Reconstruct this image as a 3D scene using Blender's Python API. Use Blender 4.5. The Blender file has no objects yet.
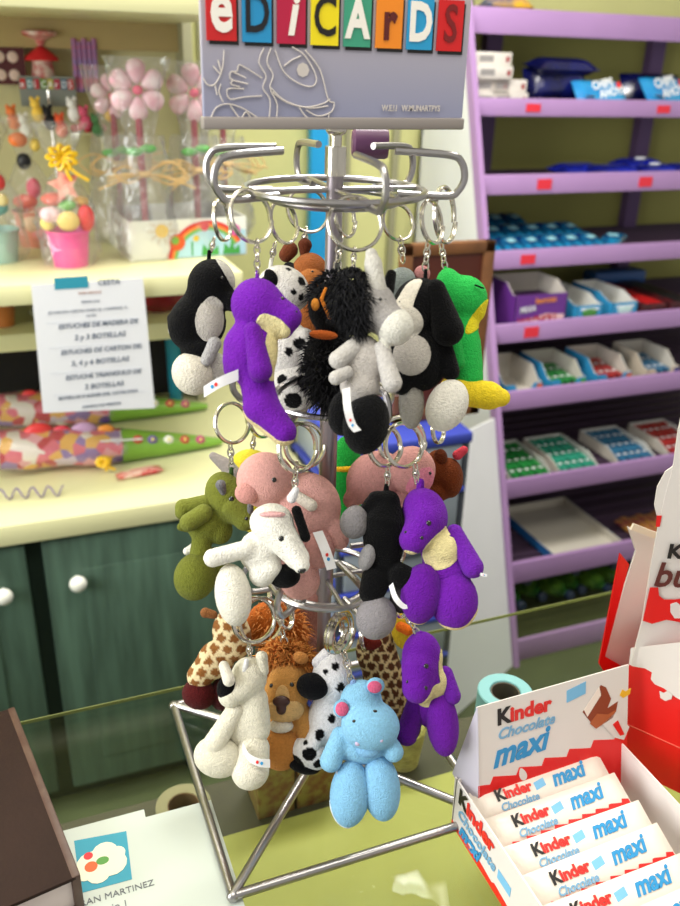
import bpy, bmesh, math, random
import numpy as np
from mathutils import Vector, Matrix
random.seed(7); RNG = np.random.RandomState(5)
C = bpy.context.scene.collection
PI = math.pi

# ---------------------------------------------------------------- camera
FPX, CX, CY = 860.0, 340.0, 453.0
_p, _r, _y = math.radians(24.7), math.radians(1.8), math.radians(-22)
def _rz(v):
    return np.array([v[0]*math.cos(_y)-v[1]*math.sin(_y), v[0]*math.sin(_y)+v[1]*math.cos(_y), v[2]])
_f = np.array([0, math.cos(_p), -math.sin(_p)]); _u = np.array([0, math.sin(_p), math.cos(_p)]); _x = np.array([1., 0, 0])
CR = _rz(math.cos(_r)*_x + math.sin(_r)*_u); CU = _rz(-math.sin(_r)*_x + math.cos(_r)*_u); CF = _rz(_f)
CO = np.array([0, 0, 1.54])
cd = bpy.data.cameras.new('camera'); cam = bpy.data.objects.new('camera', cd); C.objects.link(cam)
cam.matrix_world = Matrix(((CR[0], CU[0], -CF[0], CO[0]), (CR[1], CU[1], -CF[1], CO[1]), (CR[2], CU[2], -CF[2], CO[2]), (0, 0, 0, 1)))
cd.sensor_fit = 'HORIZONTAL'; cd.sensor_width = 36; cd.lens = 36*FPX/680; cd.clip_start = .05; cd.clip_end = 30
cd.dof.use_dof = True; cd.dof.focus_distance = .72; cd.dof.aperture_fstop = 8.5
bpy.context.scene.camera = cam
# ---------------------------------------------------------------- light
w = bpy.data.worlds.new('world'); bpy.context.scene.world = w; w.use_nodes = True
w.node_tree.nodes['Background'].inputs[0].default_value = (1.0, .97, .9, 1)
w.node_tree.nodes['Background'].inputs[1].default_value = .55
def area(name, loc, size, power, col, rot=(0, 0, 0)):
    l = bpy.data.lights.new(name, 'AREA'); l.shape = 'RECTANGLE'; l.size, l.size_y = size; l.energy = power; l.color = col
    o = bpy.data.objects.new(name, l); o.location = loc; o.rotation_euler = rot; C.objects.link(o); return o
area('ceiling_light_front', (.35, .25, 2.5), (1.6, .5), 14, (1, .96, .88))
area('ceiling_light_back', (.45, 1.35, 2.5), (1.8, .4), 28, (1, .95, .84))
area('left_fill_light', (-1.75, .55, 1.8), (1.3, 1.5), 58, (.97, .98, 1), (math.radians(78), 0, math.radians(-74)))  # added fill from the left, brightens the white shelving side panel
area('panel_fill_light', (.72, 1.5, 2.55), (.5, .3), 12, (.97, .98, 1))  # extra lamp added overhead to lift the white panel and back wall
vs = bpy.context.scene.view_settings
vs.view_transform = 'Standard'; vs.look = 'None'; vs.gamma = 1; vs.use_curve_mapping = False; vs.exposure = 0.06

# ---------------------------------------------------------------- helpers
def at(px, py, D): return CO + (CF + CR*(px-CX)/FPX - CU*(py-CY)/FPX)*D
def onz(px, py, z):
    d = CF + CR*(px-CX)/FPX - CU*(py-CY)/FPX
    return CO + d*(z-CO[2])/d[2]
def ony(px, py, Y):
    d = CF + CR*(px-CX)/FPX - CU*(py-CY)/FPX
    return CO + d*Y/d[1]
def lin(c):
    if isinstance(c, str): c = tuple(int(c[i:i+2], 16) for i in (0, 2, 4))
    return tuple((v/255/12.92) if v/255 <= .04045 else ((v/255+.055)/1.055)**2.4 for v in c)
MATS = {}
def mat(name, col=(200, 200, 200), rough=.5, metal=0, noise=0, nscale=20, bump=0, bscale=60, spec=.5, emit=0, sheen=0, coat=0, col2=None, attr=False, stretch=None):
    if name in MATS: return MATS[name]
    m = bpy.data.materials.new(name); m.use_nodes = True; nt = m.node_tree; b = nt.nodes['Principled BSDF']
    c = lin(col) + (1,)
    b.inputs['Base Color'].default_value = c; b.inputs['Roughness'].default_value = rough; b.inputs['Metallic'].default_value = metal
    b.inputs['Specular IOR Level'].default_value = spec; b.inputs['Sheen Weight'].default_value = sheen; b.inputs['Coat Weight'].default_value = coat
    tc = nt.nodes.new('ShaderNodeTexCoord')
    if stretch:
        mp = nt.nodes.new('ShaderNodeMapping'); mp.inputs['Scale'].default_value = stretch; nt.links.new(tc.outputs['Object'], mp.inputs[0])
        class _T: outputs = {'Object': mp.outputs[0]}
        tc = _T
    if attr:
        a = nt.nodes.new('ShaderNodeAttribute'); a.attribute_name = 'Col'
        n = nt.nodes.new('ShaderNodeTexNoise'); n.inputs['Scale'].default_value = nscale; n.inputs['Detail'].default_value = 3
        nt.links.new(tc.outputs['Object'], n.inputs['Vector'])
        mr = nt.nodes.new('ShaderNodeMapRange'); mr.inputs['From Min'].default_value = .3; mr.inputs['From Max'].default_value = .7; mr.inputs['To Min'].default_value = 1-noise; mr.inputs['To Max'].default_value = 1+noise*.5
        nt.links.new(n.outputs['Fac'], mr.inputs['Value'])
        mx = nt.nodes.new('ShaderNodeVectorMath'); mx.operation = 'SCALE'
        nt.links.new(a.outputs['Color'], mx.inputs[0]); nt.links.new(mr.outputs[0], mx.inputs['Scale']); nt.links.new(mx.outputs[0], b.inputs['Base Color'])
    elif noise:
        n = nt.nodes.new('ShaderNodeTexNoise'); n.inputs['Scale'].default_value = nscale; n.inputs['Detail'].default_value = 4
        nt.links.new(tc.outputs['Object'], n.inputs['Vector'])
        r = nt.nodes.new('ShaderNodeValToRGB'); r.color_ramp.elements[0].position = .35; r.color_ramp.elements[1].position = .65
        c2 = (lin(col2)+(1,)) if col2 else tuple(v*(1-noise) for v in c[:3])+(1,)
        r.color_ramp.elements[0].color = c2; r.color_ramp.elements[1].color = c
        nt.links.new(n.outputs['Fac'], r.inputs['Fac']); nt.links.new(r.outputs['Color'], b.inputs['Base Color'])
    if bump:
        n2 = nt.nodes.new('ShaderNodeTexNoise'); n2.inputs['Scale'].default_value = bscale; n2.inputs['Detail'].default_value = 3
        nt.links.new(tc.outputs['Object'], n2.inputs['Vector'])
        bp = nt.nodes.new('ShaderNodeBump'); bp.inputs['Strength'].default_value = bump; bp.inputs['Distance'].default_value = .002
        nt.links.new(n2.outputs['Fac'], bp.inputs['Height']); nt.links.new(bp.outputs['Normal'], b.inputs['Normal'])
    if emit:
        b.inputs['Emission Color'].default_value = c; b.inputs['Emission Strength'].default_value = emit
    MATS[name] = m; return m
def clear(name, tint=(1, 1, 1), gloss=.12, rough=.05, base=0.0, basecol=(1, 1, 1), bump=0):
    if name in MATS: return MATS[name]
    m = bpy.data.materials.new(name); m.use_nodes = True; nt = m.node_tree; nt.nodes.clear()
    out = nt.nodes.new('ShaderNodeOutputMaterial'); t = nt.nodes.new('ShaderNodeBsdfTransparent'); t.inputs[0].default_value = tint+(1,)
    g = nt.nodes.new('ShaderNodeBsdfGlossy'); g.inputs['Roughness'].default_value = rough
    lw = nt.nodes.new('ShaderNodeLayerWeight'); pw = nt.nodes.new('ShaderNodeMath'); pw.operation = 'POWER'; pw.inputs[1].default_value = 4
    nt.links.new(lw.outputs['Facing'], pw.inputs[0])
    ad = nt.nodes.new('ShaderNodeMath'); ad.operation = 'MULTIPLY_ADD'; ad.inputs[1].default_value = .55; ad.inputs[2].default_value = gloss; ad.use_clamp = True
    nt.links.new(pw.outputs[0], ad.inputs[0])
    mx = nt.nodes.new('ShaderNodeMixShader'); nt.links.new(ad.outputs[0], mx.inputs[0]); nt.links.new(t.outputs[0], mx.inputs[1]); nt.links.new(g.outputs[0], mx.inputs[2])
    last = mx
    if base:
        d = nt.nodes.new('ShaderNodeBsdfDiffuse'); d.inputs[0].default_value = basecol+(1,)
        m2 = nt.nodes.new('ShaderNodeMixShader'); m2.inputs[0].default_value = base
        nt.links.new(mx.outputs[0], m2.inputs[1]); nt.links.new(d.outputs[0], m2.inputs[2]); last = m2
    if bump:
        tc = nt.nodes.new('ShaderNodeTexCoord'); n2 = nt.nodes.new('ShaderNodeTexNoise'); n2.inputs['Scale'].default_value = 45; n2.inputs['Detail'].default_value = 3
        nt.links.new(tc.outputs['Object'], n2.inputs['Vector'])
        bp = nt.nodes.new('ShaderNodeBump'); bp.inputs['Strength'].default_value = bump; bp.inputs['Distance'].default_value = .01
        nt.links.new(n2.outputs['Fac'], bp.inputs['Height']); nt.links.new(bp.outputs['Normal'], g.inputs['Normal']); nt.links.new(bp.outputs['Normal'], lw.inputs['Normal'])
    nt.links.new(last.outputs[0], out.inputs[0]); MATS[name] = m; return m

# geometry: every shape is (verts Nx3, faces list)
def box(x0, x1, y0, y1, z0, z1, bev=0):
    bm = bmesh.new(); bmesh.ops.create_cube(bm, size=1)
    for v in bm.verts: v.co = ((x0+x1)/2+v.co.x*(x1-x0), (y0+y1)/2+v.co.y*(y1-y0), (z0+z1)/2+v.co.z*(z1-z0))
    if bev: bmesh.ops.bevel(bm, geom=list(bm.edges), offset=bev, segments=2, affect='EDGES', profile=.5)
    bm.verts.index_update()
    r = (np.array([v.co[:] for v in bm.verts]), [[v.index for v in f.verts] for f in bm.faces]); bm.free(); return r
def join(*ms):
    V = []; F = []; n = 0
    for v, f in ms:
        v = np.asarray(v, float); V.append(v); F += [[i+n for i in q] for q in f]; n += len(v)
    return np.vstack(V), F
def tube(path, r, n=8, closed=False):
    P = np.asarray(path, float); m = len(P); V = []; F = []
    rr = r if hasattr(r, '__len__') else [r]*m
    prev = None
    for i in range(m):
        if closed: t = P[(i+1) % m]-P[(i-1) % m]
        else: t = P[min(i+1, m-1)]-P[max(i-1, 0)]
        t = t/(np.linalg.norm(t)+1e-12)
        if prev is None:
            a = np.array([0, 0, 1.]) if abs(t[2]) < .9 else np.array([1., 0, 0])
            prev = np.cross(t, a)
        e1 = prev-t*(prev@t); e1 /= np.linalg.norm(e1)+1e-12; e2 = np.cross(t, e1); prev = e1
        for k in range(n):
            a = 2*PI*k/n; V.append(P[i]+(e1*math.cos(a)+e2*math.sin(a))*rr[i])
    for i in range(m if closed else m-1):
        for k in range(n):
            j = (i+1) % m; F.append([i*n+k, i*n+(k+1) % n, j*n+(k+1) % n, j*n+k])
    if not closed: F.append(list(range(n))[::-1]); F.append([(m-1)*n+k for k in range(n)])
    return np.array(V), F
def smooth_path(pts, sub=6):
    P = np.asarray(pts, float); out = []; n = len(P)
    for i in range(n-1):
        p0, p1, p2, p3 = P[max(i-1, 0)], P[i], P[i+1], P[min(i+2, n-1)]
        for k in range(sub):
            t = k/sub
            out.append(.5*((2*p1)+(-p0+p2)*t+(2*p0-5*p1+4*p2-p3)*t*t+(-p0+3*p1-3*p2+p3)*t**3))
    out.append(P[-1]); return np.array(out)
def lathe(prof, n=24, cap=True):
    V = []; F = []; m = len(prof)
    for r, z in prof:
        for k in range(n): a = 2*PI*k/n; V.append((r*math.cos(a), r*math.sin(a), z))
    for i in range(m-1):
        for k in range(n): F.append([i*n+k, i*n+(k+1) % n, (i+1)*n+(k+1) % n, (i+1)*n+k])
    if cap: F.append(list(range(n))[::-1]); F.append([(m-1)*n+k for k in range(n)])
    return np.array(V), F
def ell(c, r, n=16, m=10, rot=None):
    V = []; F = []
    for i in range(m+1):
        th = PI*i/m
        for k in range(n): a = 2*PI*k/n; V.append((r[0]*math.sin(th)*math.cos(a), r[1]*math.sin(th)*math.sin(a), r[2]*math.cos(th)))
    for i in range(m):
        for k in range(n): F.append([i*n+k, (i+1)*n+k, (i+1)*n+(k+1) % n, i*n+(k+1) % n])
    V = np.array(V)
    if rot is not None: V = V @ np.array(rot).T
    return V+np.array(c), F
def prism(poly, o, ex, ey, th):
    """polygon poly (2D) in the plane o + x*ex + y*ey, thickness th behind it"""
    ex, ey = np.asarray(ex, float), np.asarray(ey, float); nrm = np.cross(ex, ey); nrm /= np.linalg.norm(nrm)
    P = np.array([np.asarray(o)+a*ex+b*ey for a, b in poly]); n = len(P)
    V = np.vstack([P, P-nrm*th]); F = [list(range(n)), list(range(2*n-1, n-1, -1))]
    F += [[i, i+n, (i+1) % n+n, (i+1) % n] for i in range(n)]
    return V, F
def xf(m, loc=(0, 0, 0), rz=0, rx=0, ry=0, s=1):
    M = np.array((Matrix.Rotation(rz, 3, 'Z') @ Matrix.Rotation(ry, 3, 'Y') @ Matrix.Rotation(rx, 3, 'X')))
    return (np.asarray(m[0])*s) @ M.T + np.array(loc), m[1]
def obj(name, m, material, parent=None, smooth=True, cols=None):
    V, F = m; V = np.asarray(V, float)
    if parent is None: o0 = np.array([V[:, 0].mean(), V[:, 1].mean(), V[:, 2].min()])
    else: o0 = np.zeros(3)
    me = bpy.data.meshes.new(name); me.from_pydata([tuple(v) for v in (V-o0)], [], F); me.update()
    if isinstance(material, (list, tuple)):
        for mm in material: me.materials.append(mm)
    else: me.materials.append(material)
    if smooth:
        me.polygons.foreach_set('use_smooth', [True]*len(me.polygons))
        me.set_sharp_from_angle(angle=math.radians(38))
    if cols is not None:
        a = me.color_attributes.new('Col', 'FLOAT_COLOR', 'POINT')
        cc = np.ones((len(V), 4), np.float32); cc[:, :3] = cols; a.data.foreach_set('color', cc.ravel())
    o = bpy.data.objects.new(name, me); C.objects.link(o)
    if parent is None: o.location = o0
    else: o.parent = parent
    return o
def tag(o, label=None, cat=None, group=None, kind=None):
    if label: o['label'] = label
    if cat: o['category'] = cat
    if group: o['group'] = group
    if kind: o['kind'] = kind
    return o
def thing(name, label, cat, loc=(0, 0, 0), rz=0, group=None):
    o = bpy.data.objects.new(name, None); C.objects.link(o); o.empty_display_size = .02
    o.location = tuple(loc); o.rotation_euler = (0, 0, rz); return tag(o, label, cat, group)
def kids(o): return [c for c in C.objects if c.parent == o]
def dup(root, loc, rz=None, label=None, group=None, swap=None):
    def cp(o, par):
        c = o.copy(); C.objects.link(c); c.parent = par
        if swap and c.type == 'MESH' and o.name.split('.')[0] in swap:
            c.data = o.data.copy(); c.data.materials[0] = swap[o.name.split('.')[0]]
        for ch in kids(o): cp(ch, c)
        return c
    r = cp(root, None); r.location = tuple(loc)
    if rz is not None: r.rotation_euler = (0, 0, rz)
    if label: r['label'] = label
    if group: r['group'] = group
    return r
def loc_of(p): return np.array(p.location) if p is not None else np.zeros(3)
def rel(m, p): return (np.asarray(m[0])-loc_of(p), m[1])     # world shape -> local of an unrotated thing
def struct(name, m, material, smooth=False): return tag(obj(name, m, material, None, smooth), kind='structure')
def text(name, s, size, material, o, ex, ey, parent=None, bold=0, shear=0, align='LEFT', depth=.0002, spacing=1, sx=1):
    cu = bpy.data.curves.new('t', 'FONT'); cu.body = s; cu.size = size; cu.offset = bold; cu.shear = shear; cu.align_x = align; cu.extrude = depth; cu.resolution_u = 3; cu.space_character = spacing; cu.space_line = .9
    to = bpy.data.objects.new('t', cu); C.objects.link(to)
    dg = bpy.context.evaluated_depsgraph_get(); me = bpy.data.meshes.new_from_object(to.evaluated_get(dg))
    bpy.data.objects.remove(to); bpy.data.curves.remove(cu); me.materials.clear(); me.materials.append(material)
    ex = np.asarray(ex, float); ex /= np.linalg.norm(ex); ey = np.asarray(ey, float); ey /= np.linalg.norm(ey); ez = np.cross(ex, ey)
    ez /= np.linalg.norm(ez)
    me.transform(Matrix(((ex[0]*sx, ey[0], ez[0], o[0]), (ex[1]*sx, ey[1], ez[1], o[1]), (ex[2]*sx, ey[2], ez[2], o[2]), (0, 0, 0, 1))))
    me.name = name; ob = bpy.data.objects.new(name, me); C.objects.link(ob); ob.parent = parent; return ob

# materials
FUR = mat('plush_fur', rough=1, noise=.13, nscale=420, bump=.9, bscale=800, spec=.08, sheen=.06, attr=True)
HAIR = mat('shaggy_fur', rough=.8, noise=.2, nscale=90, spec=.15, attr=True)
STEEL = mat('bright_steel', (205, 200, 190), .22, 1)
WIRE = mat('rack_wire', (166, 163, 164), .3, 1, bump=.1, bscale=300)
TUBE = mat('rack_tube', (150, 142, 148), .35, .85)
EYE = mat('black_bead', (8, 8, 8), .15, spec=.8)
TAGW = mat('tag_white', (238, 238, 240), .6)
CREAM = mat('cream_shelf', (222, 220, 172), .38, noise=.05, nscale=5)
CREAMD = mat('cream_panel', (200, 194, 146), .6, noise=.06, nscale=3)
WALL = mat('yellow_wall', (214, 214, 150), .8, noise=.05, nscale=4, bump=.1)
PURP = mat('purple_shelf', (176, 138, 192), .45, noise=.05, nscale=8)
PURPD = mat('purple_back', (110, 84, 130), .6)
WHITE = mat('white_panel', (240, 241, 246), .5, noise=.04, nscale=6)
CARD = mat('white_card', (224, 218, 213), .5)
PAPER = mat('white_paper', (188, 196, 188), .7)
GREEN = mat('green_door_paint', (78, 104, 88), .5, noise=.45, nscale=7, bump=.15, bscale=30, stretch=(5, 1, .5))
GREEND = mat('green_dark_paint', (26, 44, 36), .6)
RED = mat('carton_red', (226, 22, 20), .38)
BLACKP = mat('ink_black', (18, 14, 14), .5)
BLUEP = mat('ink_blue', (38, 142, 200), .5)
PALEP = mat('ink_pale_blue', (120, 170, 205), .5)
REDP = mat('ink_red', (220, 36, 30), .5)
DARK = mat('recess_shade', (26, 24, 22), .8)
PRICE = mat('price_tag_red', (226, 48, 66), .6)
CELLO = clear('cellophane', (.97, .97, .97), .07, .08, .06, (.95, .95, .95), bump=.6)

# ================================================================ ROOM
FLOOR = mat('floor_tile', (88, 98, 64), .5, noise=.2, nscale=6)
struct('floor', box(-2, 3, -.5, 2.5, -.05, 0), FLOOR)
struct('wall_back', box(-2, 3, 2.45, 2.5, 0, 2.7), WALL)
struct('ceiling', box(-2, 3, -.5, 2.5, 2.7, 2.75), mat('ceiling_paint', (235, 230, 210), .8))
struct('wall_left', box(-2.05, -2, -.5, 2.5, 0, 2.7), WALL)
TRIM = mat('grey_door_trim', (150, 148, 118), .6)
for i, (a, b) in enumerate(((.55, .57), (.97, .985), (1.12, 1.14), (1.33, 1.35), (1.40, 1.415))):
    struct('trim_%d' % (i+1), box(a, b, 2.43, 2.449, 0, 2.3), TRIM)
tag(obj('water_pipe', box(.85, .905, 2.39, 2.425, .3, 2.4, .006), mat('bright_blue_paint', (30, 160, 225), .5)), 'bright blue upright strip against the yellow wall behind the rack pole', 'pipe')

# ================================================================ LEFT CABINET AND HUTCH
cab = thing('base_cabinet', 'green stained base cabinet with white round knobs under the cream worktop', 'cabinet', (-.15, 1.78, 0))
def P(m, name, material, smooth=True, par=None): return obj(name, rel(m, par), material, par, smooth)
P(join(box(-.85, .53, 1.53, 2.05, .06, .70), box(-.85, .53, 1.56, 2.05, 0, .06)), 'body', GREEND, False, cab)
for i, (a, b, kx) in enumerate(((-.47, -.025, -.073), (.005, .50, .062), (-.84, -.50, -.55))):
    m = join(box(a, b, 1.505, 1.53, .07, .69, .004), box(a+.07, b-.07, 1.5, 1.506, .14, .62, .003))
    d = P(m, 'door', GREEN, True, cab)
    k = ell((kx, 1.482, .601), (.017, .014, .017)); k2 = xf(lathe([(.006, 0), (.006, .02)], 12), (kx, 1.505, .601), rx=PI/2)
    kn = P(join(k, k2), 'knob', mat('white_porcelain', (235, 235, 225), .25), True, cab); kn.parent = d
tag(obj('worktop', box(-.86, .55, 1.49, 2.1, .702, .745, .004), CREAM), 'cream worktop lying on the green cabinet and holding the wrapped candy cones', 'worktop')
hut = thing('open_shelf_unit', 'cream open shelf unit standing on the worktop with gifts on its boards', 'shelf unit', (-.15, 1.85, .745))
P(box(-.86, .44, 2.08, 2.1, .745, 1.02), 'lower_back_panel', DARK, False, hut)  # near-black colour paints in the shade under the lower board
P(box(-.86, .44, 2.08, 2.1, 1.02, 2.1), 'back_panel', CREAMD, False, hut)
P(box(-.86, .42, 1.55, 2.08, 1.135, 1.172, .003), 'shelf', CREAM, True, hut)
P(box(-.86, .42, 1.55, 2.08, 1.595, 1.64, .003), 'shelf', CREAM, True, hut)
P(box(-.86, .42, 2.05, 2.08, 1.54, 1.595), 'rail', mat('tan_rail', (170, 150, 100), .6), False, hut)
P(box(-.86, .42, 1.72, 2.08, 1.0, 1.035, .003), 'shelf', CREAM, True, hut)
P(box(.42, .44, 2.0, 2.08, .745, 2.1), 'side_panel', TRIM, False, hut)
P(box(-.88, -.86, 1.55, 2.1, .745, 2.1), 'side_panel', CREAM, False, hut)

# ================================================================ PURPLE SHELVING
sh = thing('display_shelving', 'lilac metal sweet shelving with a white side panel and stocked boards', 'shelving', (1.75, 2.1, 0))
X0, X1 = 1.2, 2.35
YF = lambda z: 2.2-(1.67-z)*(.56/1.6)
SH = [(1.67, 1.607), (1.455, 1.41), (1.27, 1.218), (1.083, 1.033), (.90, .846), (.728, .672), (.50, .443), (.28, .212), (.072, .0)]
sidep = [(YF(1.8), 1.8), (YF(0.0), 0), (2.42, 0), (2.42, 1.8)]
P(prism([(y, z) for y, z in sidep], (X0, 0, 0), (0, 1, 0), (0, 0, 1), -.012), 'side_panel', WHITE, False, sh)
tag(obj('white_board', prism([(0, 0), (1, 0), (1, .66), (0, .66)], (.865, 1.46, 0), (.328, .168, 0), (0, .35, 1), -.010), WHITE, None, False), 'plain white board leaning on the floor between drawer tower and lilac shelving', 'board')
P(join(prism([(YF(1.8)-.004, 1.8), (YF(0)-.004, 0), (YF(0)+.03, 0), (YF(1.8)+.03, 1.8)], (X0-.001, 0, 0), (0, 1, 0), (0, 0, 1), -.016)), 'front_post', PURP, False, sh)
P(box(X0, X1, 2.405, 2.42, 0, 1.62), 'back_panel', mat('olive_back', (176, 174, 96), .7), False, sh)
for xx in (1.37, 1.95):
    P(box(xx, xx+.05, 2.37, 2.404, 0, 1.62), 'upright', PURPD, False, sh)
WB = mat('wire_shelf', (80, 62, 84), .5)
pn = 0
for i, (zt, zb) in enumerate(SH):
    y = YF(zt)
    s = P(box(X0+.013, X1, y-.006, y+.006, zb, zt, .003), 'shelf_front', PURP, True, sh)
    if i < 8:
        bars = [box(X0+.013, X1, y+.006, 2.404, zb+.008, zb+.014)]
        for k in range(11):
            yy = y+.03+k*(2.38-y)/11; bars.append(box(X0+.013, X1, yy, yy+.006, zb+.014, zb+.024))
        b = P(join(*bars), 'shelf_board', WB, False, sh)
for si, px, ww in ((1, 535, .055), (1, 665, .055), (2, 546, .055), (2, 647, .055), (3, 529.5, .055), (4, 533, .055)):
    zt, zb = SH[si]; y = YF(zt); q = ony(px, 100, y-.007); xq = q[0]
    # x for that pixel along the strip height
    for _ in range(8):
        v = np.array([xq, y-.007, (zt+zb)/2])-CO; pxn = CX+FPX*(v@CR)/(v@CF); xq += (px-pxn)*(v@CF)/FPX/CR[0]
    o = tag(obj('price_tag', box(xq-ww/2, xq+ww/2-.01, y-.0085, y-.0065, zb+.012, zt-.013), PRICE, None, False),
        'red price tag %s on the %s lilac shelf front' % ({535: 'at the left end', 665: 'at the right end', 546: 'at the left end', 647: 'at the right end', 529.5: 'stuck', 533: 'stuck'}[px], ['', 'second highest', 'third highest', 'fourth highest', 'fifth highest'][si]), 'price tag', 'red price tags on the lilac shelf fronts')

# ================================================================ GLASS COUNTER
gc = thing('glass_counter', 'glass topped display counter carrying the keyring rack and chocolate boxes', 'counter', (.3, .4, 0))
GL = clear('counter_glass', (.95, .975, .94), .012, .02)
P(box(-.9, 1.6, .12, .765, .892, .9), 'glass_top', GL, False, gc)
EDGE = mat('glass_edge', (120, 126, 78), .2, emit=0)
P(box(-.9, 1.6, .765, .766, .896, .9), 'glass_edge', EDGE, False, gc)
P(box(-.9, 1.6, .12, .76, .735, .75), 'inner_shelf', mat('inner_shelf_dark', (70, 66, 46), .6, noise=.2, nscale=8), False, gc)
P(box(-.9, 1.6, .10, .12, 0, .9), 'front_panel', mat('counter_front', (90, 80, 60), .6), False, gc)
P(box(-.9, -.88, .12, .76, 0, .892), 'end_panel', GREEND, False, gc)
P(box(1.58, 1.6, .12, .76, 0, .892), 'end_panel', GREEND, False, gc)
tag(obj('shelf_liner', box(.14, 1.3, .13, .68, .7505, .752), mat('lime_liner', (176, 174, 92), .6, noise=.06, nscale=7)), 'lime green paper lining the shelf under the counter glass', 'liner')

# ================================================================ KEYRING RACK
PX, PY = .235, .608
rk = thing('keyring_rack', 'silver wire rack with three rings of hooks standing on the glass counter', 'display rack', (PX, PY, .9))
def camdir(a):   # horizontal direction at angle a seen from the camera (0 = right, 90 = away)
    a = math.radians(a)-math.radians(22); return np.array([math.cos(a), math.sin(a), 0])
zb = .9065
Bq = [(PX-.122, PY+.122), (PX-.122, PY-.122), (PX+.122, PY-.122), (PX+.122, PY+.122)]
bw = [tube([(a[0], a[1], zb), (b[0], b[1], zb)], .0042, 10) for a, b in zip(Bq, Bq[1:]+Bq[:1])]
bw += [tube([(Bq[i][0], Bq[i][1], zb+.001), (PX, PY, zb+.012), (Bq[i+2][0], Bq[i+2][1], zb+.001)], .0042, 10) for i in (0, 1)]
bw += [ell((q[0], q[1], zb), (.0055, .0055, .005), 10, 6) for q in Bq]
P(join(*bw), 'base_frame', WIRE, True, rk)
P(tube([(PX, PY, .912), (PX, PY, 1.475)], .0062, 14), 'pole', TUBE, True, rk)
P(tube([(PX, PY, 1.10), (PX, PY, 1.29)], .0075, 14), 'pole_sleeve', TUBE, True, rk)
P(join(tube([(PX, PY, 1.462), (PX, PY, 1.482)], .0078, 14), tube([(PX, PY, 1.482), (PX, PY, 1.497)], .0042, 10), ell((PX, PY, 1.494), (.008, .006, .006))), 'pole_cap', STEEL, True, rk)
def ring(z, r): return tube([(PX+r*math.cos(2*PI*k/48), PY+r*math.sin(2*PI*k/48), z) for k in range(48)], .0026, 8, True)
TIERS = [(1.452, .066, .095, [(4, 1), (50, 1), (112, .75), (176, 1), (212, 1), (292, .85)]),
         (1.292, .05, .078, [(15, 1), (75, .8), (130, .8), (190, 1), (238, 1), (305, 1)]),
         (1.118, .05, .075, [(20, 1), (90, .8), (150, .8), (200, 1), (240, 1), (300, 1)])]
for z, rr, rh, hs in TIERS:
    sp = [tube([(PX, PY, z), tuple(np.array([PX, PY, z])+camdir(a)*rr)], .0022, 8) for a in (20, 110, 200, 290)]
    P(join(ring(z, rr), ring(z-.006, rr*.72), *sp), 'ring', WIRE, True, rk)
    for a, sc in hs:
        d = camdir(a); o = np.array([PX, PY, z]); R1 = rr+(rh-rr)*sc
        pth = [o+d*rr*.7+[0, 0, -.002], o+d*(R1-.012)+[0, 0, -.003], o+d*(R1-.004)+[0, 0, .001], o+d*R1+[0, 0, .010], o+d*(R1-.003)+[0, 0, .021], o+d*(R1-.013)+[0, 0, .026], o+d*(R1-.052)+[0, 0, .028]]
        P(tube(smooth_path(pth, 5), .0027, 8), 'hook', WIRE, True, rk)
# purple cap hanging behind the pole
tag(obj('cap', xf(lathe([(.009, 0), (.0115, .002), (.0115, .026), (.0105, .028)], 20), tuple(at(352, 143, .67)), ry=PI/2, rz=-.3), mat('plum_plastic', (92, 52, 88), .4)), 'small plum coloured round cap behind the rack pole, below the sign', 'cap')

# header sign
SG = thing('header_sign', 'grey printed header sign with coloured letter tiles on top of the keyring rack', 'sign', (PX, .6, 1.494))
sw, s0, z0s, z1s = .193, .1375, 1.494, 1.622
def SGp(m, n, ma, sm=False): return obj(n, rel(m, SG), ma, SG, sm)
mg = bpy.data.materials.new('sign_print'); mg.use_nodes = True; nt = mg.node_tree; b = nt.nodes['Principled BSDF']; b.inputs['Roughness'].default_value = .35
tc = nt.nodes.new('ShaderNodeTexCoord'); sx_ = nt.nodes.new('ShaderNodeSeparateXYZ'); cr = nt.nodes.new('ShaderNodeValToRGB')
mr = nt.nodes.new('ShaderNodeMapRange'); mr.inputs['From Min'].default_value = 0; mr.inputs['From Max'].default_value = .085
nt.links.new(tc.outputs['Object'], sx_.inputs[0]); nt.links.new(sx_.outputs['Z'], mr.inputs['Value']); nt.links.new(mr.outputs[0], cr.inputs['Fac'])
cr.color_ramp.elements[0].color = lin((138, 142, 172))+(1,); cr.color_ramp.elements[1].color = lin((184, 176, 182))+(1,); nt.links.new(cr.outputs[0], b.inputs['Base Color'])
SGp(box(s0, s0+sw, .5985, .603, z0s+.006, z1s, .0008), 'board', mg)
SGp(join(box(s0-.001, s0+sw+.001, .596, .606, z0s, z0s+.008, .0015)), 'bottom_rail', mat('sign_rail', (150, 142, 138), .5, .2), True)
ys = .5983
letters = [('e', 'c81a1e', 'f4efe6', 0, 1), ('D', '2090c8', '101018', 1, 0), ('i', 'b81440', 'f4efe6', 1, 1), ('C', 'f2dc10', '14100c', 0, 0), ('A', '3c9c7c', 'f4efe6', 0, 1), ('r', 'f08a1c', '5a1410', 1, 1), ('D', '2298cc', 'f4efe6', 0, 1), ('S', 'd01418', '7a0c10', 0, 0)]
tx = [206, 243, 279, 313, 347, 379, 410, 441.5]
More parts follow.
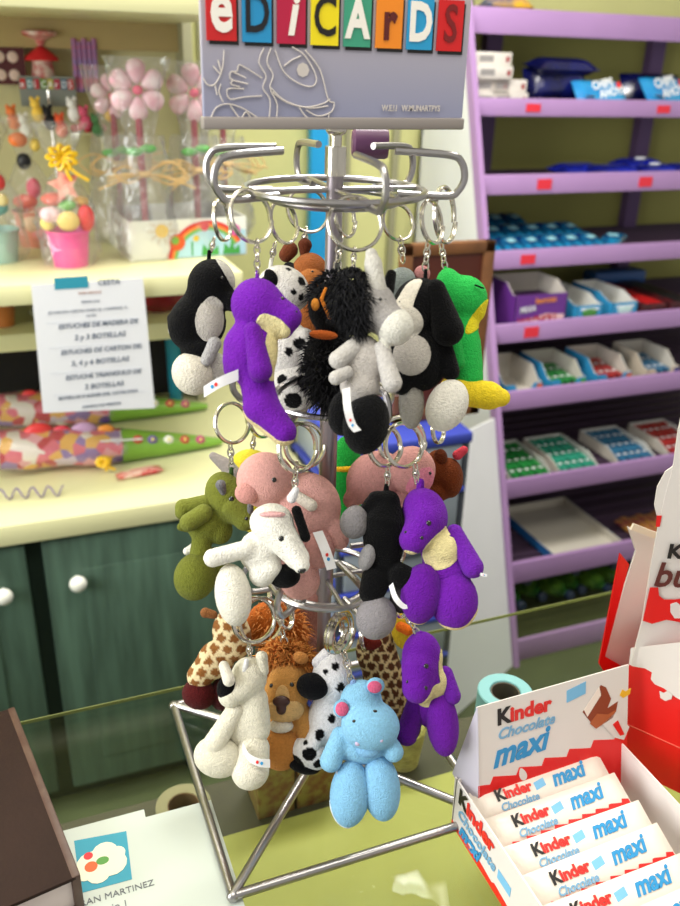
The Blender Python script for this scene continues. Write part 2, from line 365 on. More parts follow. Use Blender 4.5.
for i, (ch, bg, fg, ser, bold) in enumerate(letters):
    a = s0+.0035+i*(sw-.006)/8; wd = .0195; zt, zl = 1.5975, 1.5685-.0
    zl = 1.5475-i*.0002; zt = zl+.0320
    tl = SGp(box(a, a+wd, ys-.0012, ys, zl, zt), 'letter_tile', mat('tile_'+bg, bg, .4))
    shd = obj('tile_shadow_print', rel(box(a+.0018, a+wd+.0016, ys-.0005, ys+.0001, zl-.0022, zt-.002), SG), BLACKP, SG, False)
    cap = .027 if ch in 'eir' else .031
    t = text('letter', ch, {'e': .042, 'i': .035, 'r': .033}.get(ch, .033), mat('letter_'+fg, fg, .5), (a+wd/2-.235, ys-.0016-.6, zl+.0062-1.494), (1, 0, 0), (0, 0, 1), None, bold=.0012 if bold else .0005, align='CENTER', sx=.72, shear=.25 if ch == 'i' else 0)
    t.parent = SG; t.data.transform(Matrix.Identity(4))
# cartoon fish in pale outlines (a plain line drawing)
LINE = mat('pale_line_print', (204, 196, 190), .5)
def sgpt(px, py): q = ony(px, py, ys-.0006); return q
def stroke(pts, r=.0005):
    pp = [sgpt(*p) for p in pts]; return tube(smooth_path(pp, 5), r, 5)
fish = [stroke([(264, 48), (259, 62), (266, 76), (263, 88), (270, 100), (269, 121)]), stroke([(271, 48), (267, 62), (273, 75), (270, 88), (277, 104), (276, 121)]),
    stroke([(275, 50), (284, 72), (300, 84), (313, 86), (316, 76), (305, 56), (292, 47)]), stroke([(284, 66), (292, 60), (301, 56)]), stroke([(305, 50), (320, 70), (328, 99), (334, 103), (331, 112), (318, 116), (306, 110)]),
    stroke([(270, 87), (284, 100), (304, 107), (322, 104), (330, 99)]), stroke([(272, 92), (288, 103), (310, 108), (328, 106)]), stroke([(299, 107), (308, 118), (326, 121), (329, 112)]),
    stroke([(262, 78), (246, 68), (239, 65), (237, 71), (231, 72), (230, 78), (233, 80), (231, 84), (240, 87)]), stroke([(262, 96), (245, 97), (230, 99), (228, 89), (244, 89)]), stroke([(233, 72), (246, 78)]), stroke([(231, 80), (248, 84)]),
    stroke([(203, 78), (208, 85), (215, 84), (222, 70), (224, 50)]), stroke([(221, 84), (219, 92), (223, 102)]), stroke([(215, 85), (217, 95)]),
    stroke([(210, 121), (216, 108), (228, 104), (242, 108), (252, 114), (263, 121)]), stroke([(230, 105), (240, 118), (246, 112), (252, 120)]), stroke([(213, 66), (221, 74), (218, 60)])]
SGp(join(*fish), 'line_drawing', LINE, True)
SGp(prism([(a*.0045*math.cos(k*PI/4), .0045*math.sin(k*PI/4)) for a in (1,) for k in range(8)], sgpt(303, 70), (1, 0, 0), (0, 0, 1), .0003), 'pupil_print', LINE)
t = text('small_print', 'W.E.I.I   W.MUNARTPYS', .0056, LINE, (.030, ys-.0009-.6, .0125), (1, 0, 0), (0, 0, 1), SG, bold=.0001, sx=.78)

# ================================================================ SDF plush modelling
def sdf_ell(Q, c, r, ang=0):
    d = Q-np.array(c)
    if ang:
        a = math.radians(ang); ca, sa = math.cos(a), math.sin(a)
        d = np.stack([d[..., 0]*ca+d[..., 1]*sa, -d[..., 0]*sa+d[..., 1]*ca, d[..., 2]], -1)
    k0 = np.sqrt(((d/r)**2).sum(-1)); k1 = np.sqrt(((d/(np.array(r)**2))**2).sum(-1))+1e-9
    return k0*(k0-1)/k1
def sdf_cap(Q, a, ra, b, rb):
    a = np.array(a, float); b = np.array(b, float); ba = b-a; pa = Q-a
    h = np.clip((pa@ba)/(ba@ba), 0, 1)
    return np.sqrt(((pa-h[..., None]*ba)**2).sum(-1))-(ra+(rb-ra)*h)
def field0(Q, prims, k):
    out = None
    for p in prims:
        if p[0] == 'e': d = sdf_ell(Q, p[1], p[2], p[3] if len(p) > 3 else 0)
        else: d = sdf_cap(Q, p[1], p[2], p[3], p[4])
        if out is None: out = d
        else:
            h = np.clip(.5+.5*(out-d)/k, 0, 1); out = out*(1-h)+d*h-k*h*(1-h)
    return out
def mesh_sdf(prims, k=4, h=1.8, fn=None):
    field = fn or field0
    lo = np.array([1e9]*3); hi = -lo
    for p in prims:
        if p[0] == 'e':
            m = np.array(p[2], float)
            if len(p) > 3 and p[3]: m[:2] = m[:2].max()
            lo = np.minimum(lo, np.array(p[1])-m); hi = np.maximum(hi, np.array(p[1])+m)
        else:
            for c, r in ((p[1], p[2]), (p[3], p[4])): lo = np.minimum(lo, np.array(c)-r); hi = np.maximum(hi, np.array(c)+r)
    ext = (hi-lo).max(); h = min(h, max(.45, ext/34)) if ext < 60 else h
    lo -= 2.2*h+k*.3; hi += 2.2*h+k*.3
    n = np.ceil((hi-lo)/h).astype(int)+1
    ax = [lo[i]+h*np.arange(n[i]) for i in range(3)]
    G = np.stack(np.meshgrid(*ax, indexing='ij'), -1); D = field(G, prims, k)
    S = D < 0
    cnt = np.zeros(n-1); pos = np.zeros(tuple(n-1)+(3,))
    idx = np.stack(np.meshgrid(*[np.arange(m) for m in n-1], indexing='ij'), -1)
    cs = [(i, j, l) for i in (0, 1) for j in (0, 1) for l in (0, 1)]
    sl = lambda c: tuple(slice(c[i], c[i]+n[i]-1) for i in range(3))
    for c in cs:
        for axx in range(3):
            if c[axx]: continue
            e = list(c); e[axx] = 1; d0 = D[sl(c)]; d1 = D[sl(e)]; x = (d0 < 0) != (d1 < 0)
            t = np.where(x, d0/(d0-d1+1e-12), 0)
            off = np.array(c, float); pt = np.broadcast_to(off, pos.shape).copy(); pt[..., axx] += t
            pos += pt*x[..., None]; cnt += x
    act = cnt > 0; vid = -np.ones(n-1, int); vid[act] = np.arange(act.sum())
    V = lo+h*(idx[act]+pos[act]/cnt[act][:, None])
    F = []
    for axx in range(3):
        o1, o2 = (axx+1) % 3, (axx+2) % 3
        s0 = [slice(0, n[i]) for i in range(3)]; s1 = list(s0); s0[axx] = slice(0, n[axx]-1); s1[axx] = slice(1, n[axx])
        a = S[tuple(s0)]; b = S[tuple(s1)]; X = np.argwhere(a != b)
        X = X[(X[:, o1] > 0) & (X[:, o2] > 0) & (X[:, o1] < n[o1]-1) & (X[:, o2] < n[o2]-1)]
        ins = a[tuple(X.T)]
        def vv(d1, d2):
            Y = X.copy(); Y[:, o1] -= d1; Y[:, o2] -= d2; return vid[tuple(Y.T)]
        q = np.stack([vv(0, 0), vv(1, 0), vv(1, 1), vv(0, 1)], 1); q[~ins] = q[~ins][:, ::-1]
        F.append(q)
    F = np.vstack(F)
    for _ in range(2):      # snap on to the surface
        e = .3; g = np.stack([field(V+np.eye(3)[i]*e, prims, k)-field(V-np.eye(3)[i]*e, prims, k) for i in range(3)], -1)/(2*e)
        d = field(V, prims, k); V = V-g*(d/((g**2).sum(-1)+1e-6))[:, None]*.8
    return V, F[:, ::-1].tolist() if False else F.tolist()
field = field0
class Toy:
    """a plush keyring: shapes in a frame whose unit is s metres, x right, y down, z away, about the hang point"""
    def __init__(s, name, label, x, y, D, group=None, cat='keyring'):
        s.x, s.y, s.D = x, y, D; s.s = D/FPX; s.o = at(x, y, D); s.body = []
        s.root = thing(name, label, cat, s.o, 0, group)
    def w(s, V):
        V = np.asarray(V, float); return (V[:, :1]-s.x)*s.s*CR - (V[:, 1:2]-s.y)*s.s*CU + V[:, 2:3]*s.s*CF
    def mesh(s, name, V, F, cols, material=None, smooth=True, par=None, label=None):
        F2 = [f[::-1] for f in F]
        if not isinstance(cols, np.ndarray): cols = np.broadcast_to(np.array(lin(cols)), (len(V), 3))
        o = obj(name, (s.w(V), F2), material or FUR, s.root, smooth, cols)
        if par is not None: o.parent = par
        if label: o['label'] = label
        return o
    def part(s, name, prims, col, k=4, spots=None, h=1.8, label=None, add=True, par=None, gloss=None):
        """prims: E/Cc tuples, spots: (colour, [(x,y,z,r),...]) painted fabric patches"""
        V, F = mesh_sdf(prims, k, h)
        c = np.broadcast_to(np.array(lin(col)), (len(V), 3)).copy()
        if spots:
            for sc, lst in spots:
                for q in lst:
                    if q[2] is None:
                        c[((V[:, :2]-np.array(q[:2]))**2).sum(-1) < (q[3]*(1+.2*np.sin(V[:, 0]*.9+V[:, 1]*.7)))**2] = lin(sc); continue
                    sel = ((V-np.array(q[:3]))**2).sum(-1) < q[3]**2
                    c[sel] = lin(sc)
        if gloss is None: V = V+(RNG.rand(len(V), 3)-.5)*.34
        if add: s.body += prims
        return s.mesh(name, V, F, c, gloss, True, par, label)
    def patch(s, name, regions, col, lift=.9, k=2, h=1.3, label=None):
        """a sewn-on piece of cloth that follows the body inside the given regions"""
        def fn(Q, prims, kk): return np.maximum(np.maximum(field0(Q, s.body, 4)-lift, -field0(Q, s.body, 4)-4), field0(Q, prims, kk))
        V, F = mesh_sdf(regions, k, h, fn)
        V = V+(RNG.rand(len(V), 3)-.5)*.15
        return s.mesh(name, V, F, col, None, True, None, label)
    def surf(s, x, y, zmin=-80, zmax=60):
        zs = np.linspace(zmin, zmax, 281); Q = np.stack([np.full(281, x), np.full(281, y), zs], -1).astype(float)
        d = field(Q, s.body, 2.5); i = np.argmax(d < 0); return zs[i] if d[i] < 0 else 0
    def dot(s, name, x, y, r, col='080808', ry=None, ang=0, material=None, flat=.6, sink=.2):
        z = s.surf(x, y)-r*sink*0+r*.1
        a = math.radians(ang); R = [[math.cos(a), -math.sin(a), 0], [math.sin(a), math.cos(a), 0], [0, 0, 1]]
        V, F = ell((x, y, z), (r, ry or r, r*flat), 14, 8, R)
        F = [f[::-1] for f in F]
        return s.mesh(name, V, F, col, material or EYE)
    def on(s, name, x, y, rx, ry, rz, col, ang=0, dz=0, k=2, label=None):
        z = s.surf(x, y)+dz; return s.part(name, [('e', (x, y, z), (rx, ry, rz), ang)], col, k, label=label)
    def ring(s, cx, cy, R, yaw=20, z=0, r=1.35, roll=0, tone=0):
        r = r*1.2
        """flat split ring of two turns"""
        a = math.radians(yaw); b = math.radians(roll); pts = []
        for i in range(97):
            t = 4*PI*i/96; off = (i/96-.5)*r*1.9
            u, v, ww = R*math.cos(t), R*math.sin(t), off
            x, zz = u*math.cos(a)-ww*math.sin(a), u*math.sin(a)+ww*math.cos(a)
            x, v = x*math.cos(b)-v*math.sin(b), x*math.sin(b)+v*math.cos(b)
            pts.append((cx+x, cy+v, z+zz))
        V, F = tube(pts, r, 7); F = [f[::-1] for f in F]
        return s.mesh('split_ring', V, F, 'ffffff', STEEL)
    def chain(s, x0, y0, x1, y1, z0=0, z1=0, n=4):
        p0 = np.array([x0, y0, z0], float); p1 = np.array([x1, y1, z1], float); L = np.linalg.norm(p1-p0)/n; ms = []
        d = (p1-p0)/np.linalg.norm(p1-p0); sd = np.cross(d, [0, 0, 1.]); sd /= np.linalg.norm(sd); fw = np.cross(d, sd)
        for i in range(n):
            c = p0+(p1-p0)*(i+.5)/n; e = sd if i % 2 else fw*.8+sd*.6
            e = e/np.linalg.norm(e)
            ms.append(tube([c+d*L*.68*math.cos(t)+e*L*.42*math.sin(t) for t in np.linspace(0, 2*PI, 12, endpoint=False)], .95, 6, True))
        ms.append(ell(p0+(p1-p0)*.45, (2.2, 2.6, 2.2), 10, 6))
        V, F = join(*ms); return s.mesh('chain', V, [f[::-1] for f in F], 'ffffff', STEEL)
    def loop(s, x, y, z, h, col, w_=2.2):
        return s.part('hanging_loop', [('c', (x, y, z), w_, (x+.5, y-h, z), w_*.8)], col, add=False)
    def tag(s, pts, wd=5, z=None, dirn=(0, 1)):
        P3 = smooth_path([np.array(p, float) for p in pts], 5); V = []; d = np.array([dirn[0], dirn[1], .25]); d = d/np.linalg.norm(d)
        for p in P3: V += [p-d*wd, p+d*wd, p+d*wd+[0, 0, .5], p-d*wd+[0, 0, .5]]
        F = []
        for i in range(len(P3)-1):
            for k in range(4): F.append([4*i+k, 4*i+(k+1) % 4, 4*i+4+(k+1) % 4, 4*i+4+k])
        F.append([0, 1, 2, 3]); n4 = 4*(len(P3)-1); F.append([n4+3, n4+2, n4+1, n4])
        t = s.mesh('care_tag', np.array(V), F, 'f4f4f8', TAGW, False)
        pr = []
        for q, cc in ((.62, 'ink_red'), (.78, 'ink_blue')):
            i = int(q*(len(P3)-1)); p = P3[i]+[0, 0, -.5]
            pr.append((ell(p, (wd*.33, wd*.4, .3), 8, 5), cc))
        for m, cc in pr:
            o = s.mesh('tag_print', m[0], [f[::-1] for f in m[1]], 'ffffff', MATS[cc]); o.parent = t
        return t
    def shag(s, name, centers, n, L, col, col2=None, droop=.5, wdt=.9):
        """tufts growing out of ellipsoids given as (c, r)"""
        V = []; F = []; cc = []; c1, c2 = np.array(lin(col)), np.array(lin(col2 or col)); rs = RNG
        for c, r in centers:
            c = np.array(c, float); r = np.array(r, float)
            m = int(n*r.mean()/12)
            for _ in range(m):
                u = rs.randn(3); u /= np.linalg.norm(u)
                p = c+u*r*.93; nr = u/r; nr /= np.linalg.norm(nr)
                side = np.cross(nr, rs.randn(3)); side /= np.linalg.norm(side)+1e-9; s2 = np.cross(nr, side)
                ln = L*(.6+.8*rs.rand()); g = np.array([rs.randn()*.3, droop, rs.randn()*.3])
                pts = [p, p+(nr+g*.4+side*.3)*ln*.5, p+(nr+g*1.1)*ln*.95]
                base = len(V); col_ = c1+(c2-c1)*rs.rand()
                for j, q in enumerate(pts[:2]):
                    ww = wdt*(1.2 if j == 0 else .8)
                    for k in range(3): a = 2*PI*k/3; V.append(q+(side*math.cos(a)+s2*math.sin(a))*ww); cc.append(col_)
                V.append(pts[2]); cc.append(col_*.9)
                for k in range(3): F.append([base+k, base+(k+1) % 3, base+3+(k+1) % 3, base+3+k]); F.append([base+3+k, base+3+(k+1) % 3, base+6])
        return s.mesh(name, np.array(V), F, np.array(cc), HAIR, False)
def E_(x, y, z, rx, ry, rz, a=0): return ('e', (x, y, z), (rx, ry, rz), a)
def K_(x1, y1, z1, r1, x2, y2, z2, r2): return ('c', (x1, y1, z1), r1, (x2, y2, z2), r2)

# ---- top tier
def dino(label, D, hd, faceR, parts_fn): pass
WHT, BLK, PUR, CRM = 'efece2', '0a0a0c', '6d1fa4', 'ecdfa8'

t = Toy('plush_penguin', 'black plush keyring with pale belly and white feet, leftmost on the top ring', 205, 252, .655, 'plush keyrings on the rack')
t.ring(222, 220, 20, 74, 0); t.chain(214, 238, 211, 252, n=3)
t.part('body', [E_(211, 284, 0, 23, 25, 20, 20), K_(198, 300, 0, 14, 190, 332, 0, 16), E_(187, 322, 0, 18, 26, 19, 14), E_(207, 322, 0, 19, 24, 17), E_(199, 350, 0, 18, 13, 15), K_(176, 330, 2, 5, 171, 318, 2, 4), K_(222, 298, -2, 12, 232, 302, -4, 10)], BLK, 5)
t.patch('belly', [E_(213, 322, -16, 15, 23, 16, 8)], 'b5b0a8'); t.patch('head_patch', [E_(229, 272, 0, 8, 24, 18, -30)], 'c9c6bd')
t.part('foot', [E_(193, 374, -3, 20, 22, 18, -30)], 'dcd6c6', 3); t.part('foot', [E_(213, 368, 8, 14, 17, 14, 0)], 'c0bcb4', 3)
t.part('ear', [E_(173, 326, 4, 5, 9, 5, 20)], WHT, 2); t.part('arm', [K_(216, 345, -10, 7, 208, 362, -12, 6)], 'aaa8a8', 3)
t.loop(209, 264, -2, 12, BLK); t.dot('eye', 224, 281, 2)

t = Toy('plush_dinosaur', 'purple plush dinosaur keyring in profile with cream throat, front left of the top ring', 257, 276, .60, 'plush keyrings on the rack')
t.ring(251, 216, 26, 45, 0, 1.6); t.chain(257, 240, 257, 274, n=5)
t.part('body', [E_(257, 305, 0, 26, 27, 22, -10), K_(262, 305, 0, 21, 288, 318, -4, 14), K_(268, 322, 0, 14, 284, 330, -2, 9), E_(248, 350, 2, 23, 34, 22, 5), E_(264, 352, 0, 13, 30, 15, 4), K_(240, 345, 2, 16, 236, 362, 2, 13), K_(256, 378, 2, 17, 262, 408, 0, 17), K_(262, 408, 0, 18, 284, 432, -6, 13), K_(233, 345, 8, 9, 230, 370, 8, 7)], PUR, 5)
t.patch('throat', [K_(266, 322, -12, 9, 284, 335, -12, 8), E_(276, 328, -10, 13, 9, 15, 35)], CRM); t.patch('belly', [E_(274, 352, -6, 9, 30, 20, 4)], 'e6d79e')
t.part('arm', [K_(254, 333, -14, 9, 262, 372, -18, 12)], '681d9c', 3)
t.patch('sole', [K_(240, 418, 0, 9, 286, 448, -4, 12)], 'e4cf9e')
t.loop(257, 284, 0, 12, PUR); t.dot('eye', 283, 301, 2.4); t.dot('nostril', 297, 314, 1.3)
t.tag([(240, 376, -14), (222, 384, -18), (206, 393, -14)], 5.5)

t = Toy('plush_dalmatian', 'white plush keyring with black spots behind the purple dinosaur', 282, 262, .66, 'plush keyrings on the rack')
t.ring(284, 222, 21, 55, 0); t.chain(275, 243, 271, 262, n=3)
sp = (BLK, [(268, 285, -16, 8), (302, 284, -12, 5), (296, 296, -22, 5), (290, 270, -14, 4), (303, 300, -14, 4), (297, 315, -16, 4), (283, 340, -20, 5), (290, 354, -18, 5), (272, 362, -18, 5), (300, 345, -16, 6), (282, 380, -18, 6), (277, 393, -20, 7), (303, 383, -16, 7), (294, 401, -14, 9), (309, 352, -12, 5)])
t.part('body', [E_(283, 290, 0, 27, 24, 21, 25), E_(288, 350, 4, 24, 30, 20), K_(305, 338, -6, 9, 311, 360, -8, 8)], 'dcd8d2', 5, [sp])
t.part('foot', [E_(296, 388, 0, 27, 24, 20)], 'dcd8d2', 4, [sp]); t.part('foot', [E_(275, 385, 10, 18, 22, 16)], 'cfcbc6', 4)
t.loop(271, 268, -4, 7, WHT); t.part('ear', [E_(273, 282, -18, 6, 10, 5, -30)], BLK, 2)

t = Toy('plush_moose', 'brown and orange plush moose keyring hidden at the back of the top ring', 302, 248, .74, 'plush keyrings on the rack')
t.ring(308, 210, 22, 25, 0); t.chain(306, 228, 303, 248, n=3)
t.part('body', [E_(310, 275, 0, 19, 22, 18), E_(313, 320, 0, 20, 32, 18)], '96562c', 4)
t.part('muzzle', [E_(311, 283, -10, 14, 14, 12)], 'b06c38', 3)
t.part('antler', [K_(286, 255, 0, 7, 290, 250, 0, 8)], '6a3620', 3); t.part('antler', [K_(304, 255, -2, 4, 305, 246, -2, 7)], '5c2c1a', 3)
t.part('hood', [K_(289, 268, 0, 6, 300, 275, -6, 7)], '141418', 3); t.dot('eye', 313, 276, 1.4)

t = Toy('plush_gorilla', 'shaggy black plush keyring with orange face stripes, hung behind the grey donkey', 335, 272, .64, 'plush keyrings on the rack')
t.ring(345, 215, 20, 60, 6); t.chain(341, 236, 337, 270, n=4)
t.part('body', [E_(335, 308, 0, 27, 28, 22), E_(330, 365, 6, 26, 42, 22)], BLK, 5)
t.shag('shaggy_coat', [((330, 368, 6), (27, 43, 22)), ((337, 295, 2), (27, 24, 22))], 420, 9, '141416', '2a2a2e')
t.part('lips', [E_(324, 338, -23, 14, 4.5, 5, 5)], 'c8642c', 2); t.part('beak', [E_(316, 309, -26, 4, 6, 4)], 'e8983c', 1.5)
t.part('brow_stripe', [K_(326, 294, -27, 1.6, 322, 304, -27, 1.8), K_(322, 304, -27, 1.8, 330, 322, -26, 1.8)], 'e88a30', 1)
t.dot('eye', 330, 303, 1.8)

t = Toy('plush_donkey', 'light grey plush donkey keyring with black mane and black feet, front of the top ring', 352, 262, .585, 'plush keyrings on the rack')
t.ring(355, 224, 27, 12, -2, 1.6); t.chain(354, 248, 353, 272, n=4)
t.part('body', [E_(372, 306, 0, 24, 27, 21, -35), K_(380, 315, -4, 17, 394, 328, -8, 18)], 'a09c9a', 5)
t.part('torso', [K_(362, 350, 2, 16, 360, 385, 2, 20), E_(362, 362, 2, 26, 24, 20)], 'beb8b3', 5)
t.part('arm', [K_(352, 350, -12, 9, 338, 362, -20, 9)], 'c4c0bc', 3); t.part('arm', [K_(346, 374, -18, 7, 336, 380, -24, 7)], 'c4c0bc', 3); t.part('arm', [K_(381, 350, -10, 8, 391, 384, -16, 10)], 'c4c0bc', 3)
t.patch('muzzle', [E_(397, 332, -8, 18, 22, 30, 35)], 'dbd9cf')
t.part('ear', [K_(373, 266, -8, 8.5, 376, 290, -8, 10), K_(371, 256, -8, 6, 373, 268, -8, 8)], 'c9c6be', 3); t.part('ear', [K_(388, 288, 8, 7, 392, 272, 12, 5)], BLK, 2)
t.shag('mane', [((352, 288, -6), (15, 18, 16)), ((361, 306, -9), (10, 14, 14)), ((348, 302, -8), (17, 18, 14)), ((358, 322, -12), (6, 12, 8))], 760, 8, '121214', '222226', droop=.9)
t.part('foot', [E_(366, 424, -4, 23, 31, 21, 12)], BLK, 4); t.part('foot', [E_(345, 412, 12, 17, 24, 16, 12)], BLK, 4)
t.dot('eye', 379, 303, 2.2); t.dot('nostril', 404, 332, 1.4)
t.tag([(346, 390, -24), (347, 408, -32), (351, 424, -30), (357, 432, -28)], 4, dirn=(1, -.3))

t = Toy('plush_collie', 'black plush dog keyring with white muzzle stripe and white foot, right of the donkey', 424, 272, .63, 'plush keyrings on the rack')
t.ring(432, 222, 21, 55, 0, 1.5); t.chain(428, 242, 425, 270, n=4)
t.part('body', [E_(420, 306, 0, 27, 28, 22), E_(408, 318, -8, 20, 20, 17), E_(422, 355, 4, 27, 36, 21), E_(412, 356, -4, 24, 24, 16), K_(443, 345, -2, 9, 450, 372, -6, 9), K_(408, 370, 0, 11, 402, 385, 0, 10)], BLK, 5)
t.patch('face_stripe', [K_(415, 280, -18, 8, 404, 298, -22, 10), K_(404, 298, -22, 10, 400, 310, -22, 11)], 'dcd5c6'); t.patch('muzzle', [E_(402, 324, -16, 20, 17, 20, 15)], 'dad4c8')
t.patch('chest', [E_(410, 357, -18, 19, 21, 16, 15)], 'b8b2aa')
t.part('ear', [K_(434, 292, -14, 10, 446, 332, -14, 16)], '09090b', 3)
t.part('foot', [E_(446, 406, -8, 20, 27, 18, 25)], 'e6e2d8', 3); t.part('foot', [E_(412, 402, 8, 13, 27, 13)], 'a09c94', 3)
t.loop(425, 282, -2, 11, BLK); t.dot('eye', 399, 306, 1.8); t.dot('nose', 389, 318, 2.6)

t = Toy('plush_elephant', 'small grey plush head with pink ear behind the black and white dog', 403, 262, .71, 'plush keyrings on the rack')
t.ring(398, 222, 18, 30, 0); t.chain(400, 238, 403, 262, n=3)
t.part('body', [E_(402, 285, 2, 16, 18, 15), E_(404, 320, 4, 17, 24, 15)], '8e9694', 4); t.part('ear', [E_(422, 274, -2, 8, 8, 5)], 'c88a8a', 2)

t = Toy('plush_frog', 'bright green plush frog keyring with yellow mouth and foot, rightmost on the top ring', 443, 268, .655, 'plush keyrings on the rack')
t.ring(445, 215, 27, 62, 0, 1.6, roll=4); t.chain(441, 243, 445, 268, n=4)
GRN = '2bb24e'
t.part('body', [E_(450, 294, 0, 15, 26, 18, -8), E_(464, 299, -2, 23, 23, 18, 25), K_(466, 312, 2, 13, 474, 312, 0, 10), K_(462, 325, 2, 16, 464, 365, 2, 17), K_(466, 345, 0, 14, 468, 378, 0, 15)], GRN, 5)
t.patch('mouth_lining', [E_(478, 318, -4, 7, 24, 30, 38)], 'e6d62c')
t.part('arm', [K_(452, 338, -10, 8, 456, 364, -12, 8)], '2aa84a', 3)
t.part('foot', [K_(462, 392, -4, 14, 488, 396, -6, 14), K_(488, 396, -6, 13, 500, 398, -6, 9)], 'ecd030', 3); t.part('foot', [E_(458, 390, 8, 18, 17, 14)], 'ddc22c', 3)
t.loop(445, 276, 0, 8, GRN); t.part('closed_eye', [K_(472, 289, -20, .8, 480, 292, -20, .8)], BLK, 1)

# ---- middle tier
t = Toy('plush_dragon', 'olive green plush dragon keyring on the left of the middle ring', 233, 468, .73, 'plush keyrings on the rack')
t.ring(232, 423, 20, 42, 0, 1.5); t.chain(230, 442, 232, 470, n=4)
OL = '70762e'
t.part('body', [E_(226, 498, 0, 20, 27, 20, -20), K_(230, 500, -4, 18, 246, 518, -10, 12), E_(206, 522, 4, 20, 22, 20, 20), K_(202, 540, 0, 10, 199, 565, 0, 11), E_(219, 530, 4, 13, 15, 14)], OL, 2.5)
t.part('arm', [K_(208, 502, -6, 8, 185, 507, -8, 8), K_(185, 507, -8, 8, 184, 512, -10, 7)], '747a32', 2)
t.part('arm', [K_(206, 512, -14, 9, 192, 521, -18, 9)], '767c34', 2)
t.part('tail', [K_(190, 528, 2, 5, 181, 527, 0, 4)], OL, 2)
t.part('snout', [K_(234, 506, -12, 12, 250, 518, -14, 9)], '747a32', 2)
t.part('foot', [E_(196, 576, -4, 21, 24, 20, 15)], '6c722c', 3); t.part('foot', [E_(214, 566, 10, 14, 18, 14)], '646a2a', 3)
t.part('horn', [K_(226, 492, -19, 3, 224, 484, -24, 5)], '77767a', 2); t.part('horn', [K_(252, 512, -18, 3, 253, 504, -24, 3)], '77767a', 2)
t.dot('eye', 234, 498, 2.8); t.dot('nostril', 249, 517, 1.8); t.part('belly_patch', [K_(186, 552, 6, 4, 195, 548, 8, 6)], WHT, 2); t.loop(231, 478, 0, 9, '3e5c2e', 2.6)

t = Toy('plush_duck', 'yellow plush keyring with a grey horn, half hidden behind the green dragon', 250, 452, .79, 'plush keyrings on the rack')
t.ring(262, 420, 17, 50, 0); t.chain(254, 436, 252, 452, n=3)
t.part('body', [E_(250, 466, 0, 20, 17, 16), E_(254, 505, 0, 20, 28, 16)], 'd8c83a', 4); t.part('horn', [K_(214, 456, -6, 4, 236, 472, -6, 10)], '9a928e', 3)

t = Toy('plush_pig', 'pink plush pig keyring with small black eyes, upper middle behind the white dog', 290, 456, .70, 'plush keyrings on the rack')
t.ring(305, 445, 22, 30, 0, 1.6); t.chain(297, 462, 296, 478, -4, -4, n=3)
PK = 'd9a39c'
t.part('body', [E_(266, 480, -4, 29, 28, 24, 10), E_(305, 508, 4, 36, 36, 24, 30), K_(290, 540, 0, 22, 300, 580, 2, 20), K_(328, 520, 0, 10, 340, 540, -4, 9)], PK, 3)
t.part('snout', [E_(250, 492, -18, 13, 11, 10)], 'd0958e', 3)
t.part('ear', [K_(296, 494, -18, 5, 312, 504, -22, 6)], 'd9cfc2', 3)
t.dot('eye', 276, 479, 2.6); t.part('foot', [E_(318, 548, -6, 17, 20, 15)], 'd19a94', 3)
t.tag([(318, 530, -16), (326, 548, -24), (332, 566, -24)], 5, dirn=(1, -.2))

t = Toy('plush_puppy', 'white plush puppy keyring with a black ear and pink collar, lower left', 300, 485, .66, 'plush keyrings on the rack')
t.ring(298, 448, 24, 42, 0, 1.7, roll=8); t.chain(296, 471, 294, 493, n=3)
t.part('body', [E_(272, 522, -4, 22, 19, 19), K_(276, 528, -8, 18, 298, 556, -14, 12), E_(260, 552, 6, 22, 22, 19, 20), K_(248, 548, -8, 9, 215, 556, -16, 9), K_(270, 568, 0, 12, 262, 574, 0, 13)], WHT, 4)
t.part('snout', [K_(288, 540, -16, 11, 302, 562, -20, 8.5)], 'f2efe6', 3)
t.part('foot', [E_(234, 594, -6, 18, 31, 18, -8)], 'ece8da', 3)
t.part('ear', [K_(297, 510, -10, 5, 306, 536, -12, 5)], BLK, 2)
t.part('collar_patch', [E_(274, 513, -20, 13, 3, 5)], 'e8b4b4', 1.5)
t.part('foot', [E_(284, 577, 6, 16, 12, 14)], BLK, 3)
t.part('hanging_loop', [K_(292, 498, -4, 5, 296, 490, -4, 3.5)], 'f0eef0', 2)
t.dot('eye', 283, 536, 2.9); t.dot('nose', 303, 567, 4.2, ry=3, ang=-15)

t = Toy('plush_parrot', 'green plush keyring with a yellow band seen behind the pole at mid height', 345, 436, .79, 'plush keyrings on the rack')
t.part('body', [E_(346, 470, 0, 16, 34, 16), E_(348, 510, 4, 14, 26, 14)], '1c8c34', 4); t.part('band', [E_(347, 469, -11, 13, 4, 7)], 'd0a020', 2)
t.ring(352, 425, 14, 60, 0)

t = Toy('plush_pink_pig', 'dusty pink plush pig keyring behind the black plush, right of the pole', 385, 452, .73, 'plush keyrings on the rack')
t.ring(402, 442, 25, 20, 0, 1.7); t.chain(412, 462, 408, 478, n=3)
t.part('body', [E_(375, 478, 4, 30, 26, 20, -35), K_(366, 480, 2, 15, 352, 500, 2, 9), E_(411, 470, -4, 24, 24, 18), E_(398, 515, 6, 24, 28, 16)], 'cf9690', 2.5)
t.part('face', [E_(416, 476, -10, 17, 19, 12, 10)], 'd98498', 3); t.dot('eye', 428, 473, 1.8)

